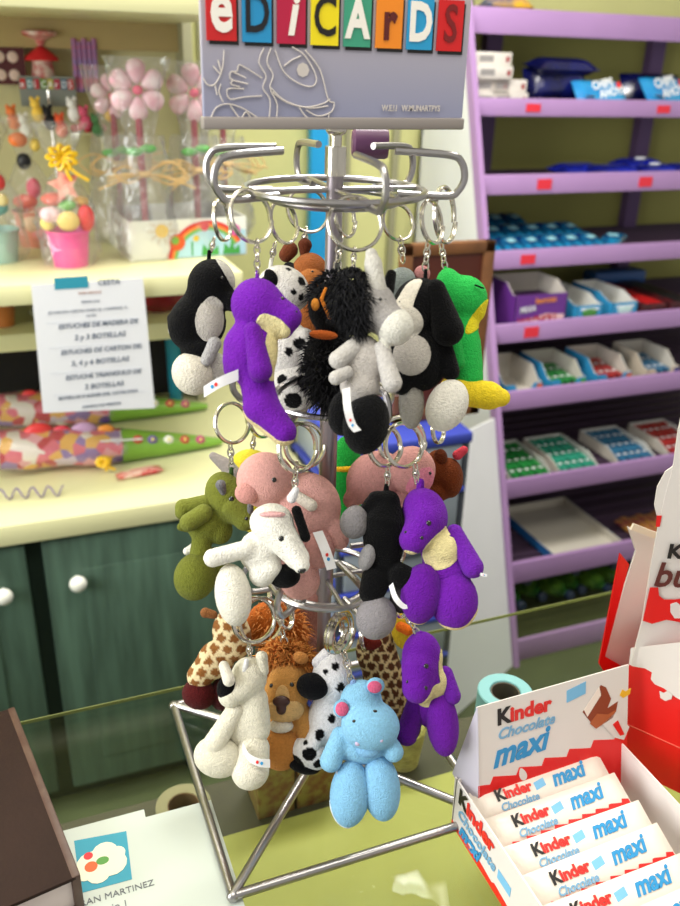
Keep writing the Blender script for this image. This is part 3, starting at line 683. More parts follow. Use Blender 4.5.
t = Toy('plush_reindeer', 'chestnut brown plush with a red tip on the far right of the middle ring', 448, 446, .75, 'plush keyrings on the rack')
t.ring(438, 430, 13, 60, 0)
t.part('body', [E_(450, 478, 0, 13, 20, 14), E_(437, 470, 2, 13, 20, 12), E_(438, 492, 2, 12, 10, 12)], '6e3418', 3); t.part('antler', [E_(440, 458, -4, 7, 9, 7)], '5a2812', 2)
t.part('nose', [K_(457, 455, -4, 5, 463, 450, -6, 4)], 'd84858', 2)

t = Toy('plush_wolf', 'black plush keyring with grey paws and folded white tag, right of the pole', 385, 484, .68, 'plush keyrings on the rack')
t.ring(385, 446, 20, 35, 0, 1.7); t.chain(388, 466, 387, 486, n=3)
t.part('body', [K_(388, 502, 0, 12, 385, 520, 0, 22), E_(384, 535, 2, 21, 40, 19), K_(376, 500, 0, 9, 362, 512, -2, 5), K_(376, 580, 0, 15, 372, 592, 0, 13), K_(400, 575, -6, 13, 418, 580, -10, 9)], '0a0a0c', 5)
t.part('snout', [E_(355, 522, -2, 15, 17, 14, 20)], '8a8688', 3); t.part('side_patch', [E_(367, 556, -8, 8, 14, 10, 20)], '9c9a9c', 3)
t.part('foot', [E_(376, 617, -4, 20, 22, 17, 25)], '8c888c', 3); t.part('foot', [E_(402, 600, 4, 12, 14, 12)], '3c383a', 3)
t.loop(386, 494, 0, 8, BLK, 3); t.tag([(390, 582, -16), (394, 594, -24), (403, 603, -22), (412, 601, -18), (404, 595, -16)], 2.8, dirn=(.6, -.5))

t = Toy('plush_dinosaur', 'purple plush dinosaur keyring with cream throat, right of the black plush at mid height', 418, 486, .68, 'plush keyrings on the rack')
t.ring(404, 445, 22, 30, 4, 1.7); t.chain(415, 464, 417, 484, n=3)
t.part('body', [E_(425, 514, 0, 22, 27, 20, -22), K_(424, 520, -8, 19, 412, 538, -16, 14), E_(441, 548, 2, 21, 20, 19), E_(446, 578, 4, 25, 32, 19, -10)], PUR, 5)
t.patch('throat', [E_(440, 552, -14, 23, 15, 18, -25), K_(404, 552, -22, 4, 446, 530, -10, 5)], 'e6d8a0')
t.part('arm', [K_(454, 533, -2, 9, 471, 566, -10, 11)], '6c24a4', 3)
t.part('leg', [E_(420, 592, -10, 20, 30, 17, 8)], '651b98', 3); t.part('leg', [E_(453, 599, -6, 24, 29, 18, -5)], PUR, 3)
t.patch('sole', [K_(410, 622, -4, 7, 440, 629, -6, 7), K_(440, 630, -6, 7, 484, 612, -6, 8)], 'e6cf9c')
t.loop(420, 494, 0, 12, PUR, 4.5); t.dot('eye', 426, 521, 2.7); t.dot('nostril', 419, 535, 2); t.dot('nostril', 404, 530, 1.6)
t.tag([(474, 570, -14), (479, 572, -18), (484, 573, -18)], 1.5)

t = Toy('plush_dinosaur', 'purple plush dinosaur keyring on the right of the lowest ring, beside the giraffe', 424, 632, .755, 'plush keyrings on the rack')
t.ring(402, 603, 14, 55, 0); t.chain(404, 612, 418, 634, n=4)
t.part('body', [E_(422, 658, 2, 20, 26, 18, 0), K_(419, 668, -6, 18, 416, 684, -14, 15), E_(432, 682, 0, 17, 17, 15), E_(430, 705, 6, 17, 24, 14)], PUR, 4)
t.patch('throat', [E_(432, 692, -8, 18, 11, 18, -30), E_(442, 668, -4, 5, 20, 18, 0)], 'ddcf9a')
t.part('arm', [K_(445, 674, 0, 8, 451, 694, -6, 9)], '6c24a4', 3)
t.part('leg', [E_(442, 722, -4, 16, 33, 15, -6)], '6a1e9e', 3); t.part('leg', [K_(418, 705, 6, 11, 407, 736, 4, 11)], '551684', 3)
t.loop(420, 638, 0, 5, PUR, 3)
t.dot('eye', 424, 661, 2.6); t.dot('nostril', 423, 681, 2.2); t.dot('nostril', 406, 676, 1.8)

# ---- bottom tier
t = Toy('plush_giraffe', 'cream and brown spotted plush giraffe with wine red feet, lower left behind the white cow', 232, 598, .80, 'plush keyrings on the rack')
t.ring(262, 620, 23, 30, -6, 1.5)
RS = np.random.RandomState(3)
def gspots(x0, x1, y0, y1, n, r, zc=-14): return ('7a4a24', [(x0+(x1-x0)*((i*.618) % 1), y0+(y1-y0)*(i+.5)/n, zc, r) for i in range(n)])
gs = ('8a5a2e', [(184+13*c+6.5*(r_ % 2), 612+11.5*r_, None, 4.7) for c in range(7) for r_ in range(8)])
t.part('body', [E_(232, 635, 0, 19, 26, 17, -15), E_(216, 660, 2, 18, 20, 15, 30), K_(212, 658, 0, 12, 200, 676, 0, 13)], 'e2cfa4', 4, [gs])
t.part('horn', [K_(214, 614, -4, 4, 206, 612, -4, 5)], '8a5a34', 2)
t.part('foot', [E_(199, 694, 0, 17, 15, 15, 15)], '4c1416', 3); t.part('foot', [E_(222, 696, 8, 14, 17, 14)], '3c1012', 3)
t.dot('eye', 240, 628, 2)

t = Toy('plush_orangutan', 'fluffy orange plush keyring at the back of the lowest ring above the lion', 282, 596, .83, 'plush keyrings on the rack')
t.ring(281, 602, 20, 68, -4, 1.5, roll=-20)
t.part('body', [E_(270, 625, 0, 24, 24, 17), E_(290, 640, 0, 18, 26, 15)], 'b05c22', 4); t.shag('fluffy_coat', [((272, 624, 0), (22, 22, 16)), ((290, 632, 0), (16, 24, 14))], 300, 8, 'ba6a30', 'e09a58')

t = Toy('plush_rabbit', 'pale pink plush keyring hanging behind the pole above the lowest ring', 305, 560, .85, 'plush keyrings on the rack')
t.part('body', [E_(304, 600, 6, 24, 38, 16), E_(306, 645, 8, 22, 34, 16)], 'b07f78', 5)
t.ring(300, 566, 16, 40, 4)

t = Toy('plush_lion', 'tan plush lion keyring with orange mane and brown nose on the lowest ring', 285, 640, .775, 'plush keyrings on the rack')
t.ring(284, 612, 17, 72, 0, 1.5, roll=-15); t.chain(282, 630, 285, 646, n=2)
TAN = 'c8904e'
t.shag('mane', [((289, 664, 8), (26, 16, 14)), ((304, 676, 10), (12, 20, 12)), ((270, 672, 10), (11, 22, 12)), ((283, 652, 6), (18, 9, 10))], 640, 8, 'b8682e', 'dc9a50', droop=.3)
t.part('body', [E_(288, 687, -4, 23, 25, 19, 5), E_(285, 701, -10, 20, 17, 15), E_(282, 728, 6, 20, 34, 17), K_(302, 712, -2, 9, 308, 742, -6, 10)], TAN, 4)
t.patch('cheeks', [E_(278, 707, -19, 12, 12, 16), E_(293, 706, -19, 12, 12, 16), E_(284, 691, -20, 7, 12, 16)], 'e0b478', 1)
t.part('foot', [E_(281, 746, -6, 20, 22, 16, 0)], 'b87a3c', 3); t.part('chest_patch', [E_(282, 722, -12, 12, 7, 8)], 'e6dccb', 2)
t.part('ear', [E_(301, 656, -8, 8, 6, 5, 20)], 'cc8c4c', 2); t.part('ear', [E_(266, 656, -4, 7, 6, 5, -20)], 'bc7838', 2)
t.dot('eye', 273, 681, 2.3); t.dot('eye', 293, 679, 2.3)
zz = t.surf(283, 697)-1
t.part('nose', [E_(283, 694, zz, 8.5, 5.5, 4), E_(283, 701, zz, 5, 6, 4)], '3c1a12', 2, gloss=mat('brown_nose', (60, 26, 18), .4))

t = Toy('plush_cow', 'cream white plush cow keyring with a black ear patch and care tag, lower left front', 248, 656, .735, 'plush keyrings on the rack')
t.ring(254, 620, 22, 28, 0, 1.6); t.chain(249, 640, 250, 660, n=3)
CW = 'e6e1ce'
t.part('body', [E_(249, 677, 0, 18, 20, 17), K_(244, 684, -6, 15, 232, 692, -12, 12), E_(246, 720, 4, 23, 30, 18), K_(254, 700, 0, 14, 257, 730, 0, 13)], CW, 4)
t.part('arm', [K_(236, 708, -8, 9, 217, 738, -14, 11)], CW, 3)
t.part('leg', [E_(219, 754, -8, 24, 20, 17, 15)], 'e0dbc7', 3); t.part('leg', [K_(254, 748, -4, 16, 251, 767, -8, 19)], 'e4dfcd', 3)
t.part('ear_patch', [E_(229, 684, -16, 10, 12, 8, 10)], BLK, 3); t.part('ear', [K_(226, 662, -16, 5, 232, 674, -24, 6)], 'e6e0d2', 2, label='long cream ear with pink lining'); t.part('ear', [K_(262, 656, -4, 6, 263, 670, -4, 6)], CW, 3)
t.part('horn', [K_(246, 668, -12, 3, 248, 658, -12, 2.5)], 'f0f0f0', 2)
t.tag([(245, 740, -20), (252, 748, -27), (262, 753, -27), (272, 755, -24)], 4.5)

t = Toy('plush_dalmatian', 'white plush cow keyring with black spots and black muzzle between lion and blue hippo', 330, 648, .768, 'plush keyrings on the rack')
t.ring(342, 630, 20, 60, -4, 1.9); t.chain(345, 650, 338, 660, n=2)
sp = (BLK, [(336, 662, -16, 5), (342, 684, -18, 6), (326, 668, -14, 3), (321, 729, -18, 7), (336, 726, -18, 5), (332, 715, -14, 5), (310, 748, -16, 7), (296, 760, -10, 10), (318, 758, -14, 5), (344, 700, -16, 5), (306, 738, -14, 3)])
t.part('body', [E_(332, 678, 0, 20, 27, 17), E_(330, 722, 4, 23, 29, 16), K_(318, 732, -6, 9, 310, 745, -10, 9)], 'efeef2', 4, [sp])
t.part('muzzle', [E_(313, 683, -12, 16, 13, 13, 10)], '0c0c10', 3); t.part('ear', [K_(318, 662, -2, 6, 326, 654, -2, 6)], 'f0eef4', 2)
t.part('leg', [E_(310, 752, -4, 20, 15, 14, 30)], 'efeef2', 3, [sp]); t.part('foot', [E_(304, 764, -2, 17, 8, 13, 15)], '0e0e12', 2)

t = Toy('plush_giraffe', 'plush giraffe keyring with dense brown patches behind the light blue hippo', 378, 622, .81, 'plush keyrings on the rack')
t.ring(368, 632, 17, 65, -6, 1.5)
gs = ('54301a', [(352+9.4*c+4.7*(r_ % 2), 628+8.6*r_, None, 3.9) for c in range(8) for r_ in range(13)])
t.part('body', [K_(376, 640, 0, 17, 388, 700, 0, 23), E_(372, 652, 2, 16, 20, 14), K_(392, 690, 0, 18, 402, 718, 0, 12)], 'd2bb88', 5, [gs])
t.part('foot', [E_(404, 728, 0, 17, 14, 13)], '5a341c', 3); t.part('head_patch', [E_(371, 640, -12, 12, 8, 8, 0)], '6a2018', 3)
t.part('horn', [K_(384, 634, -6, 4, 385, 627, -6, 4)], 'c9b27c', 2)

t = Toy('plush_chick', 'tiny yellow plush chick keyring with orange beak above the right giraffe', 404, 598, .80, 'plush keyrings on the rack')
t.part('body', [E_(403, 625, 2, 12, 24, 10)], 'dcb82c', 3); t.part('beak', [K_(400, 625, -9, 5, 407, 628, -12, 5)], 'e06c1c', 2); t.ring(398, 596, 12, 60, 0)

t = Toy('plush_hippo', 'light blue plush hippo keyring with pink ears hanging lowest at the front', 352, 676, .745, 'plush keyrings on the rack')
t.ring(337, 634, 17, 62, 0, 3.0, roll=10); t.chain(344, 652, 352, 684, n=4)
LB = '8cc4e6'
t.part('body', [E_(361, 702, 0, 21, 22, 19, 10), E_(370, 722, -10, 29, 25, 22, 10), E_(362, 745, 4, 28, 20, 18), K_(340, 735, -2, 9, 331, 758, -8, 11), K_(386, 738, -2, 9, 393, 749, -8, 10)], LB, 4)
t.part('leg', [E_(350, 792, -4, 20, 33, 18, 5)], '88c0e6', 3); t.part('leg', [E_(381, 787, -2, 19, 33, 18, -6)], '88c0e6', 3)
t.part('ear', [E_(342, 705, -12, 8.5, 9, 6)], '8cc4e6', 2, label='blue ear with a pink inside'); t.part('ear_lining', [E_(342, 704, -17, 6.5, 7, 3)], 'e0688e', 2); t.part('ear', [E_(375, 683, -10, 9, 8, 6)], '8cc4e6', 2, label='blue ear with a pink inside'); t.part('ear_lining', [E_(374, 683, -15, 7, 6, 3)], 'e0688e', 2)
t.patch('sole', [K_(334, 806, 0, 8, 346, 830, 0, 9)], 'dce8ee'); t.loop(353, 688, -2, 6, '86a8d8', 4)
t.part('collar_seam', [E_(368, 744, -16, 12, 8, 7)], '86bce6', 3)
t.dot('eye', 354, 713, 2.3, ry=1.6); t.dot('eye', 374, 704, 2.3, ry=1.6); t.dot('nostril', 357, 735, 2.6, material=mat('pink_nostril', (190, 175, 205), .8)); t.dot('nostril', 380, 731, 1.8, material=MATS['pink_nostril'])
t.tag([(336, 762, 0), (340, 770, -8), (343, 778, -10)], 4, dirn=(1, .2))

# ================================================================ FOREGROUND ON THE GLASS
def quadw(o, ex, ey, poly, th=.0004): return prism(poly, o, ex, ey, th)
def wave(u0, u1, v0, v1, n=7, amp=.003, base=0):
    p = [(u0, base), (u1, base), (u1, v1)]
    for i in range(n, 0, -1):
        a = i/n; b_ = (i-.55)/n
        u = u0+(u1-u0)*b_; v = v0+(v1-v0)*b_; p += [(u0+(u1-u0)*(b_+.12/n), v+amp), (u, v-amp*.7), (u-(u1-u0)*.2/n, v-amp*.4)]
    p.append((u0, v0)); return p
def drop(c, s):
    pts = [(math.cos(t)*s*(.62 if math.cos(t) < 0 else .75)*(1-.3*math.sin(t)), math.sin(t)*s*1.2) for t in np.linspace(0, 2*PI, 14, endpoint=False)]
    return [(c[0]+a-b_*.25, c[1]+b_) for a, b_ in pts]
tr = thing('chocolate_display_box', 'open white and red chocolate bar tray with raised header card on the glass, front right', 'display box', (.41, .40, .9))
TX0, TX1, TY0, TY1, TZ = .3225, .488, .225, .495, .955
def T(m, n, ma, sm=False, par=None, label=None):
    o = obj(n, rel(m, tr), ma, tr, sm)
    if par is not None: o.parent = par
    if label: o['label'] = label
    return o
T(box(TX0, TX1, TY0, TY1, .9005, .902), 'tray_floor', CARD)
lw = T(prism([(TY1, .9005), (TY1+.003, TZ), (TY0, TZ), (TY0, .9005)], (TX0, 0, 0), (0, 1, 0), (0, 0, 1), -.0015), 'side_wall', CARD)
rwl = T(prism([(TY1, .9005), (TY1, TZ), (TY0, TZ), (TY0, .9005)], (TX1+.006, 0, 0), (0, 1, 0), (.0, 0, 1), .0015), 'side_wall', CARD)
T(box(TX0, TX1, TY1-.0015, TY1, .9005, TZ), 'back_wall', CARD)
T(box(TX0, TX1, TY0, TY0+.0015, .9005, TZ-.01), 'front_wall', CARD)
HB = np.array([.335, .4735, .935]); HX = np.array([.164, .004, 0]); HL = np.linalg.norm(HX); HX = HX/HL; HU = np.array([0, .022, .098]); HH = np.linalg.norm(HU)+.0; HU = HU/HH
hd = T(prism([(0, -.03), (HL, -.03), (HL, HH), (0, HH)], HB, HX, HU, .0012), 'header_card', CARD)
HN = np.cross(HX, HU)*.0005
T(prism([(0, -.0), (HL, -.0), (HL, .0)], HB, HX, HU, .0012), 'header_fold', CARD)
g0, g1, g2 = np.array([TX0, .503, TZ]), HB+HU*HH, HB-HU*.02
V = np.array([g0, g1, g2, g0+[.001, -.0005, 0], g1+[.001, -.0005, 0], g2+[.001, -.0005, 0]])
T((V, [[0, 1, 2], [5, 4, 3], [0, 3, 4, 1], [1, 4, 5, 2], [2, 5, 3, 0]]), 'gusset', mat('grey_card_back', (196, 192, 205), .6))
def kinder(par, root, o, ex, ey, nrm, sc, off, parts=('K', 'c', 'm'), mx=(0, -.034), msize=1.0, tilt=.06, cx=0):
    """the printed lettering: Kinder / Chocolate / maxi"""
    o = np.array(o, float)+np.array(nrm)*.0004; ex = np.array(ex); ey = np.array(ey)
    rl = o-loc_of(root) if root is not None else o
    r_ = []
    r_.append(text('lettering', 'K', .0185*sc, BLACKP, rl+ex*off[0]+ey*off[1], ex, ey, None, bold=.0007*sc, sx=1.0))
    r_.append(text('lettering', 'inder', .0170*sc, REDP, rl+ex*(off[0]+.0118*sc)+ey*off[1], ex, ey, None, bold=.0007*sc, sx=1.05))
    r_.append(text('lettering', 'Chocolate', .0125*sc, PALEP, rl+ex*(off[0]+cx*sc)+ey*(off[1]-.0125*sc), ex, ey, None, bold=.0003*sc, shear=.3, sx=1.0))
    e2 = ex*math.cos(tilt)+ey*math.sin(tilt); u2 = np.cross(np.cross(ex, ey), e2)
    r_.append(text('lettering', 'maxi', .0270*sc*msize, BLUEP, rl+ex*(off[0]+mx[0]*sc)+ey*(off[1]+mx[1]*sc), e2, u2, None, bold=.0009*sc, shear=.35, sx=.92))
    for q in r_: q.parent = par if par is not None else root
    return r_
kinder(hd, tr, HB, HX, HU, np.cross(HX, HU), 1.15, (.020, .078), mx=(-.004, -.0355), msize=1.04)
def hp(poly, n, ma, lift=1): T(prism(poly, HB+np.cross(HX, HU)*.0004*lift, HX, HU, .0003), n, ma, par=hd)
hp(wave(0, HL, .024, .031, 6, .0042, -.028), 'red_wave', RED)
hp(drop((.046, .022), .0055), 'milk_drop', CARD, 2)
hp([(.094, .080), (.115, .084), (.115, .096), (.094, .092)], 'blue_patch', mat('patch_blue', (120, 185, 225), .5))
hp([(.112, .066), (.132, .088), (.138, .084), (.144, .071), (.140, .062), (.152, .066), (.150, .056), (.126, .046)], 'chocolate_print', mat('choc_brown', (142, 62, 34), .4), 1)
hp([(.113, .068), (.130, .087), (.132, .078), (.117, .060)], 'milk_print', mat('milk_cream', (240, 226, 214), .5), 2)
hp([(.120, .052), (.128, .060), (.140, .056), (.150, .058), (.146, .051), (.127, .045)], 'chocolate_print', mat('choc_light', (176, 92, 52), .4), 2)
hp([(.134, .048), (.150, .056), (.166, .036), (.160, .024), (.148, .030)], 'wrapper_print', CARD, 2)
hp([(.146, .044), (.152, .047), (.160, .030), (.155, .030)], 'wrapper_print', RED, 3)
hp([(.154, .072), (.157, .077), (.161, .074), (.167, .076), (.166, .070), (.158, .068)], 'nut_print', mat('nut_yellow', (236, 180, 40), .5), 1)
T(prism(wave(0, .262, .006, .012, 9, .0018), (TX0-.0003, TY1, .9005), (0, -1, 0), (0, 0, 1), .0002), 'red_wave', RED, par=lw)
T(prism(drop((.036, .009), .0035), (TX0-.0006, TY1, .9005), (0, -1, 0), (0, 0, 1), .0002), 'milk_drop', CARD, par=lw)
kinder(lw, tr, (TX0-.0006, TY1, .9005), (0, -1, 0), (0, 0, 1), (-1, 0, 0), 1.22, (.008, .0365), mx=(.006, -.0252), msize=.58, tilt=0, cx=.001)
T(prism([(.078, .020), (.098, .020), (.098, .030), (.078, .030)], (TX0-.0004, TY1, .9005), (0, -1, 0), (0, 0, 1), .0002), 'blue_patch', MATS['patch_blue'], par=lw)
# chocolate bars
BL, BW, BT = .138, .034, .011
def bar_mesh():
    nu, nv = 24, 6; V = []; F = []
    for s_ in (1, -1):
        for i in range(nu+1):
            u = i/nu; e = min(1, min(u, 1-u)*14); e = e**.6
            for j in range(nv+1):
                v = j/nv; b_ = (1-(2*v-1)**4)
                V.append((u*BL, v*BW, s_*(BT/2)*e*max(b_, 0)+.0002*s_))
    n = (nu+1)*(nv+1)
    for s_ in (0, 1):
        for i in range(nu):
            for j in range(nv):
                q = [s_*n+i*(nv+1)+j, s_*n+(i+1)*(nv+1)+j, s_*n+(i+1)*(nv+1)+j+1, s_*n+i*(nv+1)+j+1]
                F.append(q if s_ == 0 else q[::-1])
    for i in range(nu):
        for j in (0, nv):
            a, b_ = i*(nv+1)+j, (i+1)*(nv+1)+j; q = [a, n+a, n+b_, b_]; F.append(q if j == 0 else q[::-1])
    for i in (0, nu):
        for j in range(nv):
            a, b_ = i*(nv+1)+j, i*(nv+1)+j+1; q = [a, b_, n+b_, n+a]; F.append(q if i == 0 else q[::-1])
    return np.array(V), F
WRAP = mat('bar_wrapper', (232, 222, 210), .32, bump=.15, bscale=120)
bar = thing('chocolate_bar', 'x', 'chocolate bar', (0, 0, 0))
bo = obj('wrapper', bar_mesh(), WRAP, bar)
zz = BT/2+.0004
obj('red_band', prism(wave(.004, BL-.004, .0068, .0085, 9, .0018), (0, 0, zz-.0006), (1, 0, 0), (0, 1, 0), .0006), RED, bo, False)
for q in kinder(bo, None, (0, 0, zz), (1, 0, 0), (0, 1, 0), (0, 0, 1), .74, (.020, .0185), mx=(.078, -.004), msize=.98, tilt=.03): pass
obj('blue_patch', prism([(.060, .017), (.071, .019), (.071, .026), (.060, .024)], (0, 0, zz), (1, 0, 0), (0, 1, 0), .0003), MATS['patch_blue'], bo, False)
spots = [(.330, .462, 'wrapped milk chocolate bar at the very back of the tray, mostly under the header'), (.330, .432, 'wrapped milk chocolate bar, second from the header card'), (.329, .401, 'wrapped milk chocolate bar, third from the header card'),
         (.3285, .372, 'wrapped milk chocolate bar, fourth from the header card'), (.327, .343, 'wrapped milk chocolate bar, fifth from the header card'), (.3285, .314, 'wrapped milk chocolate bar cut off by the bottom edge of the photo')]
for i, (x, y, lb) in enumerate(spots):
    o = bar if i == 0 else dup(bar, (0, 0, 0))
    o.location = (x, y-.009, .9325); o.rotation_euler = (math.radians(24), math.radians(-1.5), math.radians(1.5 if i % 2 else .2)); o['label'] = lb; o['group'] = 'chocolate bars in the tray'

# tall bueno carton
bu = thing('chocolate_carton', 'tall white and red chocolate display carton standing at the right edge of the photo', 'display box', (.56, .5, .9))
def BUp(m, n, ma, sm=False, par=None):
    o = obj(n, rel(m, bu), ma, bu, sm)
    if par is not None: o.parent = par
    return o
def pl(px, py, o, a):
    d = np.array([math.cos(a), math.sin(a), 0]); n_ = np.array([d[1], -d[0], 0]); rr = CF + CR*(px-CX)/FPX - CU*(py-CY)/FPX
    t_ = ((np.array(o)-CO)@n_)/(rr@n_); q = CO+rr*t_-np.array(o); return (q@d, q[2])
def plpoly(pts, o, a, lift=0, th=.0015):
    d = np.array([math.cos(a), math.sin(a), 0]); n_ = np.array([d[1], -d[0], 0])
    return prism([pl(p[0], p[1], o, a) for p in pts], np.array(o)+n_*lift, d, (0, 0, 1), th)
oB, aB = (.512, .512, .9), math.radians(-58)
oA, aA = (.512, .512, .9), math.radians(-22)
oC, aC = (.516, .560, .9), math.radians(8)
BUp(plpoly([(636, 551), (628, 527), (656, 536), (700, 545), (700, 690), (622, 690), (603, 655)], oC, aC, 0), 'inner_wall', mat('grey_inner_card', (222, 220, 218), .6))
BUp(plpoly([(618, 552), (627, 563), (603, 655), (640, 676), (640, 690), (606, 676), (597, 662)], oC, aC, .003), 'red_flap', RED)
BUp(plpoly([(628, 528), (631, 522), (657, 532), (655, 538)], oC, aC, .004, .002), 'carton_rim', mat('cream_card', (228, 216, 196), .6))
def boxB():
    P0 = [pl(624, 757, oB, aB), ]
    return prism([(0, .0005), (.16, .0005), (.16, .128), (.05, .128), (0, .128)], oB, (math.cos(aB), math.sin(aB), 0), (0, 0, 1), .10)
ct = BUp(boxB(), 'carton_body', RED)
BUp(prism([(0, .052), (.16, .052), (.16, .0528), (0, .0528)], np.array(oB)+np.array([math.sin(aB), -math.cos(aB), 0])*.0004, (math.cos(aB), math.sin(aB), 0), (0, 0, 1), .0005), 'crease', mat('crease_red', (236, 120, 100), .5), par=ct)
BUp(plpoly([(631, 648), (700, 640), (740, 640), (740, 735), (690, 705), (676, 697), (664, 688), (655, 684), (651, 679), (652, 672), (645, 668), (633, 666), (629, 664)], oB, aB, .0006, .0008), 'white_panel', CARD)
BUp(plpoly([(660, 690), (664, 692), (668, 690), (673, 694), (672, 698), (666, 700), (661, 697)], oB, aB, .0018, .0004), 'milk_drop', CARD)
cardp = [(790, 400), (690, 380), (682, 402), (676, 432), (672, 462), (662, 500), (656, 528), (650, 560), (641, 617), (634, 645), (631, 661), (637, 664), (645, 666), (652, 671), (651, 679), (655, 685), (664, 688), (676, 697), (690, 680), (790, 680)]
cd_ = BUp(plpoly(cardp, oA, aA, .004, .0015), 'front_card', CARD)
BUp(plpoly([(675, 462), (664, 470), (656, 485), (653, 503), (656, 516), (662, 520), (668, 500)], oA, aA, .0035, .001), 'white_tab', CARD)
BUp(plpoly([(655, 513), (660, 513), (658, 524), (654, 524)], oA, aA, .005, .0004), 'red_print', RED, par=cd_)
BUp(plpoly([(648, 584), (656, 584), (657, 592), (662, 596), (672, 596), (690, 594), (790, 600), (790, 635), (690, 624), (676, 618), (664, 616), (650, 620), (641, 617)], oA, aA, .006, .0004), 'red_ribbon', RED, par=cd_)
BUp(plpoly([(668, 600), (674, 598), (682, 604), (680, 614), (672, 614), (668, 608)], oA, aA, .0068, .0004), 'milk_drop', CARD, par=cd_)
dA = np.array([math.cos(aA), math.sin(aA), 0]); nA = np.array([math.sin(aA), -math.cos(aA), 0])
def bt(s_, px, py, size, ma, bold, sx=1, shear=0, dx=0):
    u_, v_ = pl(px, py, oA, aA); o_ = np.array(oA)+dA*(u_+dx)+np.array([0, 0, v_])+nA*.0065-loc_of(bu)
    q = text('lettering', s_, size, ma, o_, dA, (0, 0, 1), None, bold=bold, sx=sx, shear=shear); q.parent = cd_
bt('K', 664, 554, .020, BLACKP, .0007); bt('inder', 664, 554, .019, REDP, .0007, dx=.0128)
bt('bueno', 650, 582, .036, mat('bueno_brown', (92, 36, 30), .5), .0006, .9, .12)

# teal roll, book, paper
tl_ = thing('paper_roll', 'light teal paper roll standing upright on the glass behind the chocolate tray', 'roll', (.43, .588, .9))
R_ = .0285
obj('roll', lathe([(.0155, .05), (.0165, .051), (R_-.001, .051), (R_, .05), (R_, .001), (R_-.001, 0), (.0155, 0), (.0155, .05)], 40, False), mat('teal_paper', (124, 182, 186), .5, .0), tl_)
obj('core', lathe([(.0152, .0495), (.0152, .001), (.0138, .001), (.0138, .0495), (.0152, .0495)], 32, False), mat('brown_core', (88, 82, 70), .8), tl_)
bk = thing('ledger_book', 'thick dark brown covered book lying on the glass, bottom left corner', 'book', (-.12, .63, .9), 0)
ang = math.atan2(-.223, .041); ex = np.array([math.cos(ang), math.sin(ang), 0]); ey = np.array([math.sin(ang), -math.cos(ang), 0]) # ex runs towards us along the right edge
Bc = np.array([-.046, .742, 0])
def bk_box(u0, u1, v0, v1, z0, z1, bev=.001):
    m = box(u0, u1, v0, v1, z0, z1, bev); V = m[0]; W = Bc+V[:, :1]*ex+V[:, 1:2]*(-ey)*-1*1 + np.array([[0, 0, 1]])*V[:, 2:3]
    return (np.column_stack([W[:, 0], W[:, 1], W[:, 2]]), m[1])
BR = mat('brown_leatherette', (44, 27, 20), .7, spec=.2, noise=.15, nscale=20, bump=.2, bscale=250)
def bkp(m, n, ma): return obj(n, rel(m, bk), ma, bk)
bkp(bk_box(0, .226, .0, .20, .936, .940), 'cover', BR); bkp(bk_box(0, .226, .0, .20, .9005, .904), 'cover', BR)
bkp(bk_box(.004, .222, .004, .19, .904, .936, .0005), 'page_block', mat('page_edges', (214, 198, 196), .7))
bkp(bk_box(-.0, .226, -.003, .004, .9005, .9405, .0015), 'spine', mat('worn_edge', (84, 62, 50), .5, noise=.6, nscale=60, col2=(70, 44, 34)))
pp = thing('paper_sheet', 'white letterhead sheet lying on the glass under the front leg of the rack', 'paper', (.06, .5, .9))
obj('sheet', rel(box(-.03, .121, .36, .597, .9003, .9006), pp), PAPER, pp, False)
obj('sheet', rel(box(-.03, .060, .36, .607, .9001, .9003), pp), PAPER, pp, False)
lg = obj('teal_logo', rel(prism([(-.004, .536), (.038, .535), (.041, .587), (-.004, .592)], (0, 0, .9009), (1, 0, 0), (0, 1, 0), .0002), pp), mat('logo_teal', (40, 142, 166), .6), pp, False)
def cir(x, y, r, z, nm, c, par=None, ry=None):
    o = obj(nm, rel(prism([(x+r*math.cos(t), y+(ry or r)*math.sin(t)) for t in np.linspace(0, 2*PI, 16, endpoint=False)], (0, 0, z), (1, 0, 0), (0, 1, 0), .0001), pp), c, pp, False); o.parent = lg
cloudm = join(*[prism([(x+r*math.cos(t), y+r*math.sin(t)) for t in np.linspace(0, 2*PI, 14, endpoint=False)], (0, 0, .9011+x*.004+y*.0003), (1, 0, 0), (0, 1, 0), .0001) for x, y, r in ((.008, .562, .013), (.020, .570, .011), (.024, .557, .013), (.030, .566, .007), (.012, .550, .010), (.002, .556, .01))])
o = obj('cloud_print', rel(cloudm, pp), mat('cloud_cream', (226, 222, 198), .6), pp, False); o.parent = lg
cir(.006, .571, .004, .9014, 'dot_print', mat('dot_red', (206, 40, 50), .6)); cir(.007, .559, .0055, .9014, 'dot_print', mat('dot_orange', (226, 92, 40), .6)); cir(.017, .562, .0055, .9014, 'dot_print', mat('dot_green', (80, 142, 60), .6), ry=.0042)
INK = mat('grey_ink', (96, 100, 104), .6)
text('lettering', 'RAN MARTINEZ', .0085, INK, np.array([-.006, .523, .9009])-loc_of(pp), (1, 0, 0), (0, 1, 0), pp, bold=0)
text('lettering', 'nio 1', .0085, INK, np.array([.014, .511, .9009])-loc_of(pp), (1, 0, 0), (0, 1, 0), pp)

